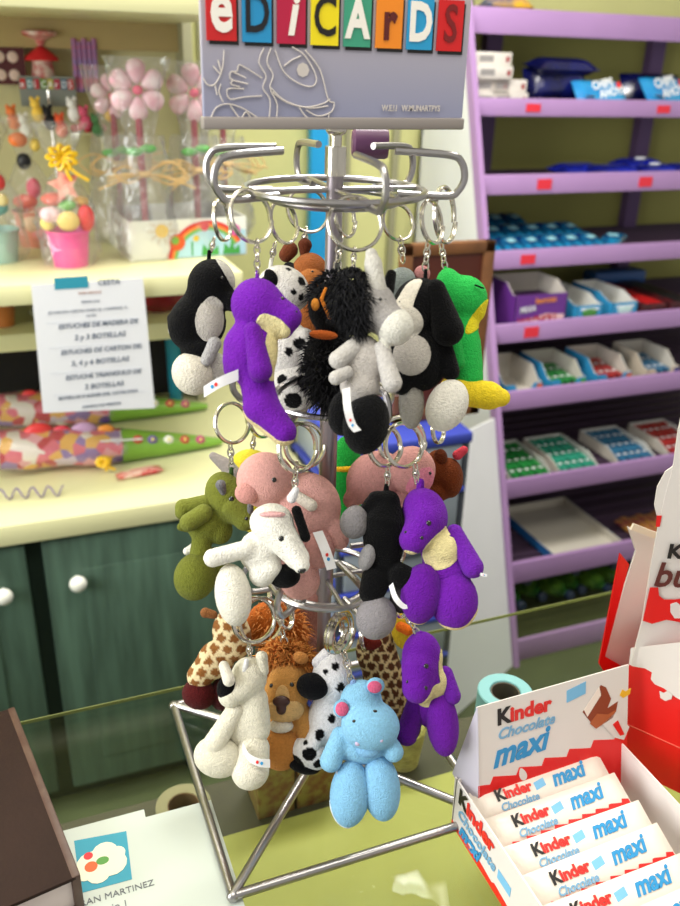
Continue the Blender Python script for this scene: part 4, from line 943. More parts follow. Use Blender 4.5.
# inside the counter
tp = thing('tape_roll', 'tan adhesive tape roll lying under the glass at the back left', 'tape roll', (.115, .722, .7502))
obj('tape', lathe([(.018, .02), (.031, .02), (.031, 0), (.018, 0), (.018, .02)], 36, False), mat('tan_tape', (146, 138, 104), .4), tp)
obj('core', lathe([(.0178, .0195), (.0178, 0), (.0168, 0), (.0168, .0195), (.0178, .0195)], 28, False), mat('tape_core', (120, 90, 60), .7), tp)
def patbox(nm):
    m = mat(nm, (150, 136, 70), .6, noise=.35, nscale=90, col2=(126, 74, 48)); return m
for i, (a, b_) in enumerate(((.193, .236), (.240, .285))):
    t_ = thing('patterned_box', ['yellow patterned little box under the glass, nearer the tape roll', 'yellow patterned little box under the glass, below the blue hippo'][i], 'box', ((a+b_)/2, .71, .7502), 0, 'patterned boxes inside the counter')
    obj('body', rel(box(a, b_, .69, .74, .7502, .832, .001), t_), patbox('yellow_pattern'), t_)
    obj('lid', rel(box(a-.001, b_+.001, .689, .741, .832, .842, .001), t_), mat('olive_lid', (120, 112, 56), .6), t_)
wk = []
for k in range(9): wk.append(xf(lathe([(.0165+.0008*k, .0), (.0195+.0008*k, .0035), (.0165+.0008*k, .007)], 26), (0, 0, .0068*k)))
tag(obj('woven_cup', xf(join(*wk), (.385, .715, .7502)), mat('wicker', (176, 166, 96), .7, noise=.3, nscale=120)), 'small pale woven cup under the glass below the right purple dinosaur', 'cup')

# drawer tower and wooden frame
dt = thing('drawer_tower', 'grey plastic drawer tower with blue rails standing beside the green cabinet', 'drawer unit', (.69, 1.52, 0))
BLU = mat('blue_plastic', (58, 72, 172), .4); GPL = mat('grey_plastic', (150, 160, 172), .35); GPD = mat('dark_plastic', (70, 74, 84), .5)
def D_(m, n, ma, par=None):
    o = obj(n, rel(m, dt), ma, dt)
    if par is not None: o.parent = par
    return o
D_(box(.55, .83, 1.35, 1.69, .852, .876, .006), 'top', BLU)
for k, xx in enumerate((.552, .818)): D_(join(box(xx, xx+.01, 1.36, 1.372, 0, .853), box(xx, xx+.01, 1.66, 1.672, 0, .853)), 'side_frame', GPD)
for k in range(8):
    z1 = .848-k*.104; dr = D_(box(.566, .814, 1.358, 1.66, max(z1-.092, .004), z1, .004), 'drawer', GPL)
    D_(box(.556, .824, 1.352, 1.67, z1-.104, z1-.094, .002) if z1 > .12 else box(.556, .824, 1.352, 1.67, 0, .004), 'rail', BLU)
    D_(box(.64, .74, 1.348, 1.36, z1-.03, z1-.02, .003), 'pull', GPD, dr)
fr = thing('wooden_frame', 'brown wooden frame with dark red panel standing on the drawer tower', 'frame', (.79, 1.44, .877))
WD = mat('brown_wood', (122, 78, 44), .5, noise=.3, nscale=25)
a, b_, c_, d_ = .69, .885, .878, 1.232
obj('frame', rel(join(box(a, b_, 1.43, 1.45, d_-.022, d_, .002), box(a, b_, 1.43, 1.45, c_, c_+.022, .002), box(a, a+.022, 1.43, 1.45, c_, d_, .002), box(b_-.022, b_, 1.43, 1.45, c_, d_, .002)), fr), WD, fr)
obj('panel', rel(box(a+.02, b_-.02, 1.438, 1.446, c_+.02, d_-.02), fr), mat('maroon_panel', (84, 34, 24), .5), fr)

# ================================================================ GOODS ON THE LILAC SHELVES
def pillow(l, wd, h, nu=14, nv=8, crimp=.06):
    V = []; F = []
    for s_ in (1, 0):
        for i in range(nu+1):
            u = i/nu; e = max(0, min(1, (min(u, 1-u)-crimp*.5)*7))**.5
            for j in range(nv+1):
                v = j/nv; V.append(((u-.5)*l, (v-.5)*wd*(1-.08*(1-e)), h/2+(1 if s_ else -1)*h/2*max(.06, e*(1-(2*v-1)**4))))
    n = (nu+1)*(nv+1)
    for s_ in (0, 1):
        for i in range(nu):
            for j in range(nv):
                q = [s_*n+i*(nv+1)+j, s_*n+(i+1)*(nv+1)+j, s_*n+(i+1)*(nv+1)+j+1, s_*n+i*(nv+1)+j+1]; F.append(q if s_ == 0 else q[::-1])
    for i in range(nu):
        for j in (0, nv):
            a, b_ = i*(nv+1)+j, (i+1)*(nv+1)+j; q = [a, n+a, n+b_, b_]; F.append(q if j == 0 else q[::-1])
    for i in (0, nu):
        for j in range(nv):
            a, b_ = i*(nv+1)+j, i*(nv+1)+j+1; q = [a, b_, n+b_, n+a]; F.append(q if i == 0 else q[::-1])
    return np.array(V), F
def foil(name, c1, c2, sc=14): return mat(name, c1, .22, noise=.5, nscale=sc, col2=c2, bump=.5, bscale=30, coat=.4)
def XS(px, i, dy=.02):     # x on shelf i for an image column
    zt = SH[i][1]+.026; y = YF(SH[i][0])+dy; x = 1.5
    for _ in range(12):
        v = np.array([x, y, zt])-CO; pxn = CX+FPX*(v@CR)/(v@CF); x += (px-pxn)*(v@CF)/FPX/CR[0]*.9
    return x
def ZS(i): return SH[i][1]+.0245
def YS(i): return YF(SH[i][0])
ORD = ['leftmost', 'second', 'third', 'fourth', 'fifth', 'sixth', 'seventh', 'eighth']
# shelf 1: white cartons, biscuit packs
wc = thing('white_carton', 'x', 'carton', (0, 0, 0)); obj('carton', box(-.055, .055, 0, .09, 0, .032, .0015), mat('white_carton', (222, 216, 210), .5), wc)
obj('grey_print', box(-.042, .0, -.0006, .0002, .008, .024), mat('grey_print', (150, 146, 146), .6), wc, False); obj('red_seal', box(.038, .048, -.0006, .0002, .009, .022), mat('seal_red', (150, 40, 44), .6), wc, False)
k = 0
for x, n in ((1.225+.06, 2), (1.225-.03+.0, 4)):
    for j in range(n):
        o = wc if k == 0 else dup(wc, (0, 0, 0))
        xx = XS(502, 1) if n == 2 else XS(502, 1)-.113
        if n == 4: xx = max(xx, X0+.075)
        if n == 2: xx = xx+.03
        o.location = (xx, YS(1)+.03+.012*(j % 2), ZS(1)+.0325*j)
        o['label'] = 'white carton, %s of the %s stack on the second lilac shelf' % (['lowest', 'second lowest', 'third lowest', 'topmost'][j], 'two-high' if n == 2 else 'four-high'); o['group'] = 'white cartons on the second shelf'; k += 1
CHB, CHD = foil('pack_light_blue', (48, 160, 214), (30, 130, 200)), foil('pack_dark_blue', (16, 22, 92), (10, 12, 50))
WH2 = mat('white_ink', (236, 240, 244), .5)
def biscuit(px, i, dy, dz, l, wd, h, ma, lab, rx=35, rz=0, txt=None, grp=None, nm='biscuit_pack'):
    t_ = thing(nm, lab, 'biscuit pack', (XS(px, i, dy), YS(i)+dy+.02, ZS(i)+dz), 0, grp)
    m = xf(pillow(l, wd, h), (0, 0, 0), rx=math.radians(rx), rz=rz); zmin = m[0][:, 2].min(); m = (m[0]-[0, 0, zmin], m[1]); p_ = obj('wrapper', m, ma, t_)
    if txt:
        ex_ = np.array([math.cos(rz), math.sin(rz), 0]); a_ = math.radians(rx); ey_ = np.array([-math.sin(rz)*math.cos(a_), math.cos(rz)*math.cos(a_), math.sin(a_)]); nz = np.cross(ex_, ey_)
        base = -np.array([0, 0, zmin])+nz*(h+.001)
        for s_, oy, ox in txt:
            q = text('lettering', s_, wd*.42, WH2, base+ex_*ox*l+ey_*oy*wd, ex_*.98+ey_*.2, ey_, t_, bold=.0012, sx=.8, shear=.1)
            q2 = obj('brown_print', xf(ell((0, 0, 0), (.016, .012, .001), 12, 6), tuple(base-nz*.001-ex_*l*.3-ey_*wd*.22)), mat('cookie_brown', (170, 96, 40), .6), t_)
        obj('red_print', (np.array([base+ex_*l*a1+ey_*wd*b1+nz*.0003*c1 for c1 in (0, 1) for a1, b1 in ((.30, .1), (.40, .12), (.40, .34), (.32, .32))]), [[0, 1, 2, 3], [4, 5, 6, 7]]), REDP, t_, False)
    return t_
g = 'blue biscuit packs on the second shelf'
biscuit(548, 1, .13, 0, .20, .10, .09, CHD, 'dark navy biscuit pack behind the light blue ones on the second shelf', 70, 0, None, g)
biscuit(560, 1, .08, .075, .21, .09, .045, CHD, 'navy biscuit pack lying on top of the others on the second shelf', 8, .1, None, g)
biscuit(648, 1, .16, 0, .22, .10, .06, CHD, 'navy biscuit pack at the back right of the second shelf', 60, 0, None, g)
biscuit(600, 1, .02, 0, .165, .085, .03, CHB, 'light blue biscuit pack with white lettering, left of its twin', 50, 0, [('CHIPS', .02, -.2), ('AHOY!', -.3, -.1)], g)
biscuit(664, 1, .05, 0, .165, .10, .03, CHB, 'light blue biscuit pack with white lettering at the right picture edge', 50, .12, [('CHIPS', .02, -.3), ('AHOY!', -.3, -.2)], g)
biscuit(672, 1, .10, .03, .15, .07, .03, CHB, 'light blue pack peeking over the lettered one at the right', 30, 0, None, g)
CHR = foil('pack_royal_blue', (26, 40, 170), (16, 20, 90)); g = 'royal blue packs on the third shelf'
for j, (px, dy, dz, rz) in enumerate(((580, .10, 0, .1), (615, .05, 0, -.05), (655, .06, 0, .05), (690, .06, 0, 0), (640, .10, .012, .1))):
    biscuit(px, 2, dy, dz, .17, .085, .036, CHR, ['royal blue pack lying flat, leftmost on the third shelf', 'royal blue pack at the front of the third shelf, left of two', 'royal blue pack at the front of the third shelf below the red tag', 'royal blue pack cut by the right edge on the third shelf', 'royal blue pack lying behind the others on the third shelf'][j], 8, rz, None, g)
    if j in (2, 4):
        obj('white_print', ell((0, -.01, .04), (.02, .012, .003), 10, 5), WH2, [o for o in C.objects if o.name.startswith('biscuit_pack')][-1])
# shelf 3: wafer packs in rows
WF = foil('wafer_blue', (30, 130, 178), (14, 40, 92), 30)
wf = thing('wafer_pack', 'x', 'wafer pack', (0, 0, 0)); obj('wrapper', xf(pillow(.062, .12, .03), rx=.12), WF, wf); obj('pale_print', xf(box(-.014, .014, -.012, .008, .0315, .0325), rx=.12, rz=.4), mat('pale_cyan', (150, 206, 220), .5), wf, False)
k = 0; x0 = XS(492, 3)
for r in range(3):
    for c in range(6 if r < 2 else 4):
        o = wf if k == 0 else dup(wf, (0, 0, 0)); zz_ = ZS(3)+.008+r*.014
        o.location = (max(x0, X0+.05)+c*.066, YS(3)+.07+r*.10, zz_); o.rotation_euler = (.1, 0, -.05+.03*((c*7+r*3) % 4)); k += 1
        o['label'] = '%s blue wafer pack in the %s row on the fourth shelf' % (ORD[c], ['front', 'middle', 'back'][r]); o['group'] = 'blue wafer packs in rows'
o = dup(wf, (max(x0, X0+.05)+6.4*.066, YS(3)+.08, ZS(3)+.006), -.9, 'blue wafer pack lying askew at the right end of the rows', 'blue wafer packs in rows')
# open cartons
def carton(name, x, w_, d_, h_, fh, i, cols, lab, grp=None, dy=.012, cut=True, fill=None, back=None, text_=None, rz=0):
    t_ = thing(name, lab, 'carton', (x, YS(i)+dy, ZS(i)), rz, grp); a = w_/2; th = .002
    ci, co = cols
    obj('base', box(-a, a, 0, d_, .0, .002), ci, t_, False)
    obj('front', prism([(-a, 0), (a, 0), (a, fh), (a*.55, fh), (a*.4, fh*.62), (-a*.4, fh*.62), (-a*.55, fh), (-a, fh)] if cut else [(-a, 0), (a, 0), (a, fh), (-a, fh)], (0, 0, 0), (1, 0, 0), (0, 0, 1), th), co, t_, False)
    for s_ in (-1, 1):
        xx = s_*a
        obj('side', prism([(0, 0), (d_, 0), (d_, h_), (d_*.35, h_), (d_*.12, fh), (0, fh)], (xx, 0, 0), (0, 1, 0), (0, 0, 1), th*(1 if s_ > 0 else -1)), ci, t_, False)
        obj('side_print', prism([(0, 0), (d_, 0), (d_, h_), (d_*.35, h_), (d_*.12, fh), (0, fh)], (xx+s_*.0006, 0, 0), (0, 1, 0), (0, 0, 1), .0004*(1 if s_ > 0 else -1)), co, t_, False)
    obj('back', box(-a, a, d_-th, d_, 0, h_), ci, t_, False)
    return t_
CI = mat('carton_inside', (206, 200, 190), .6)
PC = mat('carton_purple', (104, 48, 140), .4); BC = mat('carton_sky', (52, 150, 200), .4)
c1 = carton('sweet_carton', XS(535, 4)+.005, .165, .15, .125, .10, 4, (CI, PC), 'purple cardboard display carton with red lettering, leftmost on the fifth shelf', cut=False)
obj('inner_pack', box(-.07, .07, .01, .12, .003, .08), mat('carton_purple_dark', (70, 30, 90), .5), c1, False)
obj('red_print', prism([(-.072, .006), (.075, .006), (.078, .040), (.02, .046), (-.03, .034), (-.072, .028)], (0, -.0006, 0), (1, 0, 0), (0, 0, 1), .0004), mat('pink_cream', (226, 190, 190), .5), c1, False)
text('lettering', 'WACHOU', .036, mat('crimson_ink', (170, 24, 50), .5), (-.07, -.0016, .010), (1, 0, .08), (0, 0, 1), c1, bold=.0015, sx=.72)
text('lettering', 'MILKA', .022, WH2, (-.068, -.0016, .052), (1, 0, .08), (0, 0, 1), c1, bold=.0004, sx=.8, shear=.2)
text('lettering', 'leuronas', .024, mat('ink_orange', (232, 140, 60), .5), (-.02, -.0016, .075), (1, 0, .05), (0, 0, 1), c1, bold=.0005, sx=.8)
for j, px in enumerate((586, 621)):
    c2 = carton('gum_tray', XS(px, 4), .085, .20, .075, .058, 4, (mat('tray_white', (222, 222, 218), .5), BC), ['sky blue open tray with green handle slot, right of the purple carton', 'sky blue open tray with white handle slot, left of the red packs'][j], 'sky blue open trays on the fifth shelf', cut=False)
    cc = mat('slot_green', (70, 140, 60), .5) if j == 0 else mat('slot_pale', (190, 220, 220), .5)
    obj('slot_print', xf(ell((0, 0, 0), (.026, .001, .012), 14, 8), (0, -.001, .036)), cc, c2); obj('slot_print', xf(ell((0, 0, 0), (.024, .001, .006), 14, 8), (0, -.001, .014)), mat('slot_cream', (226, 226, 196), .5), c2)
    obj('rim_print', box(-.03, .03, -.001, 0, .044, .05), WH2, c2, False)
for j, (px, cc, lab) in enumerate(((655, ('red_block', (190, 24, 30)), 'red topped long pack lying on the fifth shelf'), (684, ('black_block', (26, 24, 30)), 'black long pack at the right edge of the fifth shelf'))):
    t_ = thing('long_pack', lab, 'sweet pack', (XS(px, 4)-.01, YS(4)+.02, ZS(4)), 0)
    obj('wrapper', box(-.045, .045, 0, .26, 0, .045, .006), mat('dark_wrapper', (30, 22, 28), .4, noise=.4, nscale=40, col2=(90, 20, 24)), t_); obj('label_strip', box(-.03, .03, .002, .258, .045, .0462), mat(*cc, .4), t_, False)
t_ = thing('long_pack', 'blue long pack lying behind the red one on the fifth shelf', 'sweet pack', (XS(684, 4)-.02, YS(4)+.30, ZS(4)), 0)
obj('wrapper', box(-.10, .10, 0, .07, 0, .07, .008), mat('mid_blue_wrapper', (30, 90, 160), .4), t_)
# shelf 5: gum boxes
gw = thing('gum_pack', 'x', 'gum pack', (0, 0, 0)); obj('wrapper', box(-.011, .011, -.035, .035, 0, .012, .002), mat('gum_green', (40, 120, 60), .3, noise=.5, nscale=60, col2=(20, 40, 30)), gw); obj('label_strip', box(-.006, .007, -.008, -.001, .0118, .0124), WH2, gw, False)
GUM = {n: mat('gum_'+n, c1, .3, noise=.6, nscale=70, col2=c2) for n, c1, c2 in (('g', (44, 150, 70), (20, 60, 36)), ('t', (60, 170, 140), (24, 96, 84)), ('b', (60, 130, 170), (30, 50, 90)), ('r', (190, 50, 50), (90, 30, 40)), ('d', (24, 60, 60), (14, 24, 30)))}
first = True
def packs(t_, n, m, w_, d_, z_, key, tail, grp):
    global first
    k_ = 0; base = np.array(t_.location)
    for r in range(m):
        for c in range(n):
            o_ = gw if first else dup(gw, (0, 0, 0), swap={'wrapper': GUM[key]})
            if first: [setattr(q.data.materials and q, 'name', q.name) for q in kids(gw)]; kids(gw)[0].data.materials[0] = GUM[key]; first = False
            o_.location = tuple(base+[(c+.5)/n*w_-w_/2, .03+(r+.5)/m*(d_-.04), z_+.004*r]); o_.rotation_euler = (.12, .05*((c+r) % 3-1), .06*((c*3+r*2) % 5-2))
            o_['label'] = '%s small pack in the %s row of %s' % (ORD[c], ['front', 'second', 'third', 'fourth'][r], tail); o_['group'] = grp; k_ += 1
boxes5 = [(522, 'sky blue open gum box with an empty front half, leftmost on the sixth shelf', None), (566, 'sky blue open gum box holding green packs on the sixth shelf', 'g'), (612, 'sky blue open gum box with an orange corner on the sixth shelf', 'r'), (660, 'cream open gum box at the right end of the sixth shelf', 'b')]
for j, (px, lab, key) in enumerate(boxes5):
    c3 = carton('gum_box', XS(px, 5), .115, .17, .075, .042, 5, (CI, BC if j < 3 else mat('carton_cream', (206, 190, 170), .5)), lab, 'open gum boxes on the sixth shelf', dy=.014)
    obj('front_label', xf(ell((0, 0, 0), (.024, .001, .010), 14, 8), (.005, -.001, .013)), mat('black_label', (14, 14, 16), .5), c3)
    text('lettering', 'TRIDENT', .010, WH2, (-.014, -.0022, .010), (1, 0, 0), (0, 0, 1), c3, bold=.0002, sx=.75)
    obj('corner_print', box(.04, .057, -.001, 0, .002, .038), mat(['corner_orange', 'corner_green', 'corner_orange', 'corner_blue'][j], [(220, 110, 50), (60, 160, 60), (226, 120, 60), (40, 60, 130)][j], .5), c3, False)
    if key: packs(c3, 4, 2, .09, .15, .02, key, 'the %s gum box on the sixth shelf' % ['', 'second', 'third', 'rightmost'][j], 'gum packs in the sixth shelf boxes')
# shelf 6: trays of packs
for j, (px, key, lab) in enumerate(((528, 'g', 'shallow white tray of dark green packs, leftmost on the seventh shelf'), (582, 't', 'shallow white tray of teal packs in the middle of the seventh shelf'), (640, 'b', 'shallow white tray of blue packs on the seventh shelf'), (690, 'r', 'shallow white tray of red packs cut by the right edge'))):
    c4 = carton('pack_tray', XS(px, 6)+(.02 if j == 0 else 0), .135, .22, .035, .014, 6, (mat('tray_white', (222, 222, 218), .5), CI), lab, 'trays of packs on the seventh shelf', cut=False)
    packs(c4, 5, 3, .118, .21, .010, key, 'the %s tray on the seventh shelf' % ['dark green', 'teal', 'blue', 'red'][j], 'small packs in the seventh shelf trays')
# shelf 7: empty tray and colourful bars
et = carton('empty_tray', XS(588, 7), .24, .30, .028, .028, 7, (mat('tray_inside_cream', (214, 208, 196), .6), mat('tray_blue', (36, 110, 180), .4)), 'large empty cream tray with blue rim on the eighth shelf', dy=.02, cut=False)
obj('pale_print', box(-.11, .11, -.001, 0, .014, .027), mat('pale_blue_white', (190, 220, 235), .5), et, False)
cb = thing('sweet_bar', 'x', 'sweet bar', (0, 0, 0)); obj('wrapper', xf(pillow(.025, .13, .014, 6, 6)), mat('bar_multi', (150, 60, 90), .3, noise=.8, nscale=70, col2=(200, 150, 50)), cb)
for k in range(6):
    o = cb if k == 0 else dup(cb, (0, 0, 0)); o.location = (XS(652, 7)+.03*(k % 6)-.02, YS(7)+.10+.012*(k % 2), ZS(7)); o['label'] = '%s colourful wrapped bar right of the empty tray' % ORD[k]; o['group'] = 'colourful bars on the eighth shelf'
# shelf 8: green bottles lying in a clear tub
bt_ = thing('soda_bottle', 'x', 'bottle', (0, 0, 0)); obj('body', xf(lathe([(.004, 0), (.028, .004), (.03, .01), (.03, .13), (.024, .155), (.012, .175), (.011, .19)], 20), rx=PI/2-.15), mat('green_bottle', (40, 90, 34), .12, noise=.5, nscale=20, col2=(110, 150, 50), coat=.6), bt_)
obj('bottle_cap', xf(lathe([(.013, .186), (.014, .188), (.014, .203), (.012, .205)], 16), rx=PI/2-.15), mat('navy_cap', (26, 40, 60), .4), bt_)
for k in range(12):
    o = bt_ if k == 0 else dup(bt_, (0, 0, 0)); r = k//6; c = k % 6
    o.location = (X0+.07+c*.068+.03*r, 1.90+.02*(c % 2)+.03*r, .075+.060*r+.03); o.rotation_euler = (0, .2*c, .05*(c % 3-1)); o['label'] = '%s green bottle in the %s row on the bottom shelf' % (ORD[c], ['lower', 'upper'][r]); o['group'] = 'green bottles lying on the bottom shelf'
tag(obj('yellow_pack', xf(pillow(.13, .09, .05), (XS(498, 0)+.04, YS(0)+.06, ZS(0)+.02)), mat('yellow_blue_pack', (220, 170, 40), .4, noise=.9, nscale=14, col2=(30, 70, 130))), 'yellow and blue pack on top of the lilac shelving, cut by the top edge', 'sweet pack')

# ================================================================ LEFT: GIFTS ON THE CREAM SHELVES
# price notice
nt_ = thing('notice_sheet', 'white printed notice hanging from the cream shelf edge with lines of capitals', 'notice', (.135, 1.54, .89))
NO = np.array([.0, 1.535, 0]); c00 = ony(31, 285, 1.535); c10 = ony(143, 278, 1.535); c11 = ony(155, 408, 1.535); c01 = ony(43, 413, 1.535)
def npt(u, v): return (1-u)*(1-v)*c00+u*(1-v)*c10+u*v*c11+(1-u)*v*c01
def nslab(us, vs_, y, th): 
    P4 = np.array([npt(us[0], vs_[1]), npt(us[1], vs_[1]), npt(us[1], vs_[0]), npt(us[0], vs_[0])])+[0, y, 0]
    return np.vstack([P4, P4+[0, th, 0]]), [[0, 1, 2, 3], [7, 6, 5, 4], [0, 4, 5, 1], [1, 5, 6, 2], [2, 6, 7, 3], [3, 7, 4, 0]]
obj('sheet', rel(nslab((0, 1), (0, 1), 0, .0006), nt_), mat('notice_paper', (222, 224, 230), .7), nt_, False)
obj('teal_logo', rel(nslab((.2, .5), (-.04, .045), -.0006, .0004), nt_), mat('logo_teal', (40, 142, 166), .6), nt_, False)
GI = mat('notice_grey', (112, 122, 140), .6); BI = mat('notice_brown', (170, 116, 96), .6)
for s_, u, v, sz, ma, bo_ in (('CESTA', .58, .03, .013, GI, .0003), ('PARA REGALO', .40, .09, .006, BI, 0), ('DESDE 2015', .42, .155, .006, GI, 0), ('SE HACEN CESTAS PARA EL CAMPING O', .12, .225, .0075, GI, 0), ('LOTES', .45, .26, .006, GI, 0),
      ('ESTUCHES DE MADERA DE', .2, .34, .0115, GI, .0003), ('2 y 3 BOTELLAS', .33, .43, .013, GI, .0003), ('ESTUCHES DE CARTON DE:', .2, .54, .0115, GI, .0003), ('3, 4 y 6 BOTELLAS', .28, .63, .013, GI, .0003),
      ('ESTUCHE TRIANGULO DE', .22, .74, .0115, GI, .0003), ('2 BOTELLAS', .38, .82, .013, GI, .0003), ('BOTELLAS A ELEGIR DEL CATALOGO', .14, .90, .0085, GI, .0002), ('CONSULTAR PRECIOS', .34, .975, .007, GI, .0002)):
    e1 = c10-c00; e1 /= np.linalg.norm(e1); e2 = npt(u, 0)-npt(u, 1); e2 /= np.linalg.norm(e2)
    text('lettering', s_, sz, ma, npt(u, v)+[0, -.0008, 0]-loc_of(nt_), e1, e2, nt_, bold=bo_, shear=.15)
for v in (.29, .48, .68, .86): obj('rule_line', rel(nslab((.1, .92), (v, v+.003), -.0005, .0004), nt_), mat('rule_grey', (190, 196, 206), .6), nt_, False)

# rainbow carton with flower sweets
rb_ = thing('rainbow_carton', 'white open carton with a printed rainbow and sun on the cream shelf', 'carton', (.35, 1.72, 1.172), math.radians(4))
CW2 = mat('carton_white', (236, 236, 226), .5); W_, D2, H2 = .232, .20, .075
def R2(m, n, ma, sm=False): return obj(n, m, ma, rb_, sm)
R2(box(-W_/2, W_/2, -.03, -.028, 0, H2), 'front', CW2); R2(box(-W_/2, W_/2, D2-.03, D2-.028, 0, H2), 'back', CW2)
for s_ in (-1, 1): R2(box(s_*W_/2-.001, s_*W_/2+.001, -.03, D2-.03, 0, H2), 'side', CW2)
R2(box(-W_/2, W_/2, -.03, D2-.03, 0, .002), 'base', CW2)
fy = -.0312
def arc(cx_, cz, r0, r1, a0, a1, n=20):
    return [(cx_+r1*math.cos(a), cz+r1*math.sin(a)) for a in np.linspace(a0, a1, n)]+[(cx_+r0*math.cos(a), cz+r0*math.sin(a)) for a in np.linspace(a1, a0, n)]
def pr(poly, n, ma, y=0): R2(prism(poly, (0, fy+y, 0), (1, 0, 0), (0, 0, 1), -.0004), n, ma)
pr([(-.03, .002), (.114, .002), (.114, .05), (.03, .06), (-.02, .04)], 'sky_print', mat('sky_pale', (176, 214, 226), .6))
for k, (c_, nm) in enumerate((((214, 50, 44), 'arc_red'), ((236, 130, 60), 'arc_orange'), ((120, 180, 90), 'arc_green'))):
    pr(arc(.035, -.01, .075-.006*k, .081-.006*k, math.radians(30), math.radians(172)), 'rainbow_print', mat(nm, c_, .6), -.0002*(k+1))
pr([(-.055+.013*math.cos(t), .055+.013*math.sin(t)) for t in np.linspace(0, 2*PI, 16, endpoint=False)], 'sun_print', mat('sun_yellow', (240, 196, 60), .6), -.0004)
for k in range(10):
    t_ = 2*PI*k/10; c_, s_ = math.cos(t_), math.sin(t_); q0 = (-.055+c_*.016, .055+s_*.016)
    L_ = .03 if .055+s_*.03 < H2 and .055+s_*.03 > 0 else .017
    pr([(q0[0]-s_*.001, q0[1]+c_*.001), (q0[0]+s_*.001, q0[1]-c_*.001), (-.055+c_*L_, .055+s_*L_)], 'sun_ray_print', mat('ray_brown', (196, 150, 90), .6), -.0001)
pr([(-.026+.016*math.cos(t), .032+.016*math.sin(t)) for t in np.linspace(0, 2*PI, 16, endpoint=False)], 'bug_print', mat('bug_orange', (222, 90, 40), .6), -.0010)
pr([(-.030+.008*math.cos(t), .036+.008*math.sin(t)) for t in np.linspace(0, 2*PI, 12, endpoint=False)], 'bug_print', mat('bug_green', (120, 170, 60), .6), -.0014)
for x_, z_, r_, c_, nm in ((.03, .06, .009, (214, 40, 60), 'heart_red'), (.012, .038, .006, (226, 190, 60), 'flower_yellow'), (.092, .05, .011, (216, 90, 160), 'tulip_pink')):
    pr([(x_+r_*math.cos(t), z_+r_*math.sin(t)) for t in np.linspace(0, 2*PI, 10, endpoint=False)], 'flower_print', mat(nm, c_, .6), -.0010)
for x0_ in (.036, .08): pr([(x0_-.014, .004), (x0_+.022, .004), (x0_+.02, .022), (x0_+.010, .012), (x0_+.005, .034), (x0_, .014), (x0_-.01, .026)], 'leaf_print', mat('leaf_green', (70, 160, 70), .6), -.0012)
pr([(.002, .005), (.005, .005), (.005, .032), (.002, .032)], 'stem_print', MATS['leaf_green'], -.0008)
PKW = mat('sugar_white', (240, 222, 224), .5, noise=.12, nscale=40, col2=(228, 170, 184)); PKC = mat('sugar_pink', (222, 84, 118), .5); STM = mat('stem_red', (150, 40, 56), .5); LFG = mat('sweet_leaf', (80, 176, 60), .5); RAF = mat('raffia', (206, 172, 116), .8)
def cello_bag(r, h, zneck, rng, flare=.7, n=36):
    V = []; F = []; prof = [(r*.75, 0), (r, h*.08), (r*1.02, h*.4), (r*.8, h*.62)] if zneck is None else [(r*.8, 0), (r, h*.1), (r*.95, zneck*.6), (r*.42, zneck*.93), (r*.25, zneck), (r*.55, zneck+(h-zneck)*.5), (r*flare, h)]
    m = len(prof)
    P_ = smooth_path([(a, b_, 0) for a, b_ in prof], 4); m = len(P_)
    for i, (a, b_, _) in enumerate(P_):
        for k_ in range(n):
            t_ = 2*PI*k_/n; rr = a*(1+.10*math.sin(5*t_+b_*60)+.06*math.sin(11*t_+b_*130)+rng.uniform(-.035, .035)); V.append((rr*math.cos(t_), rr*math.sin(t_), b_))
    for i in range(m-1):
        for k_ in range(n): F.append([i*n+k_, i*n+(k_+1) % n, (i+1)*n+(k_+1) % n, (i+1)*n+k_])
    return np.array(V), F
def flower(t_, x, y, z, R0, scale=1, tilt=0):
    for k in range(6):
        a = PI/2+k*PI/3+tilt; c_ = (x+math.cos(a)*R0*.62, y, z+math.sin(a)*R0*.62)
        rot = np.array(Matrix.Rotation(-(a), 3, 'Y')); m = ell((0, 0, 0), (R0*.43, R0*.2, R0*.33), 14, 8)
        V = m[0].copy(); V[:, 2] *= (1+.35*V[:, 0]/(R0*.42)); V = V@rot.T
        obj('petal', (V+np.array(c_), m[1]), PKW, t_)
    obj('flower_centre', ell((x, y-R0*.16, z), (R0*.19, R0*.12, R0*.17), 12, 8), PKC, t_)
rg = random.Random(3)
def raffia(x, y, z, s_, seed):
    r2 = random.Random(seed); ms = []
    for k in range(9):
        a = r2.uniform(-.7, .7); L_ = s_*r2.uniform(.7, 1.25); sg = r2.choice((-1, 1))
        if k < 4: pts = [(x, y, z), (x+sg*L_*.5, y-.01, z+L_*.28*math.cos(a)), (x+sg*L_*.85, y-.012, z+L_*.1*a), (x+sg*L_*.5, y-.012, z-L_*.2), (x, y-.004, z)]
        else: pts = [(x, y-.004, z), (x+sg*L_*.5, y-.014, z+a*L_*.3), (x+sg*L_*1.1, y-.012, z+a*L_*.7-.01)]
        ms.append(tube(smooth_path(pts, 5), .0016, 5))
    ms.append(ell((x, y, z), (.014, .014, .006), 10, 6)); return join(*ms)
flw = [(137, 90, 1.70, .050, 'front, left'), (193, 93, 1.74, .050, 'beside the sign'), (112, 96, 1.86, .040, 'back left'), (222, 100, 1.84, .042, 'back right')]
labs = ['pink and white flower lolly in clear wrap, the fully visible front one', 'pink and white flower lolly in clear wrap, partly behind the header sign', 'flower lolly standing at the back left of the rainbow carton', 'flower lolly at the back, mostly hidden by the header sign']
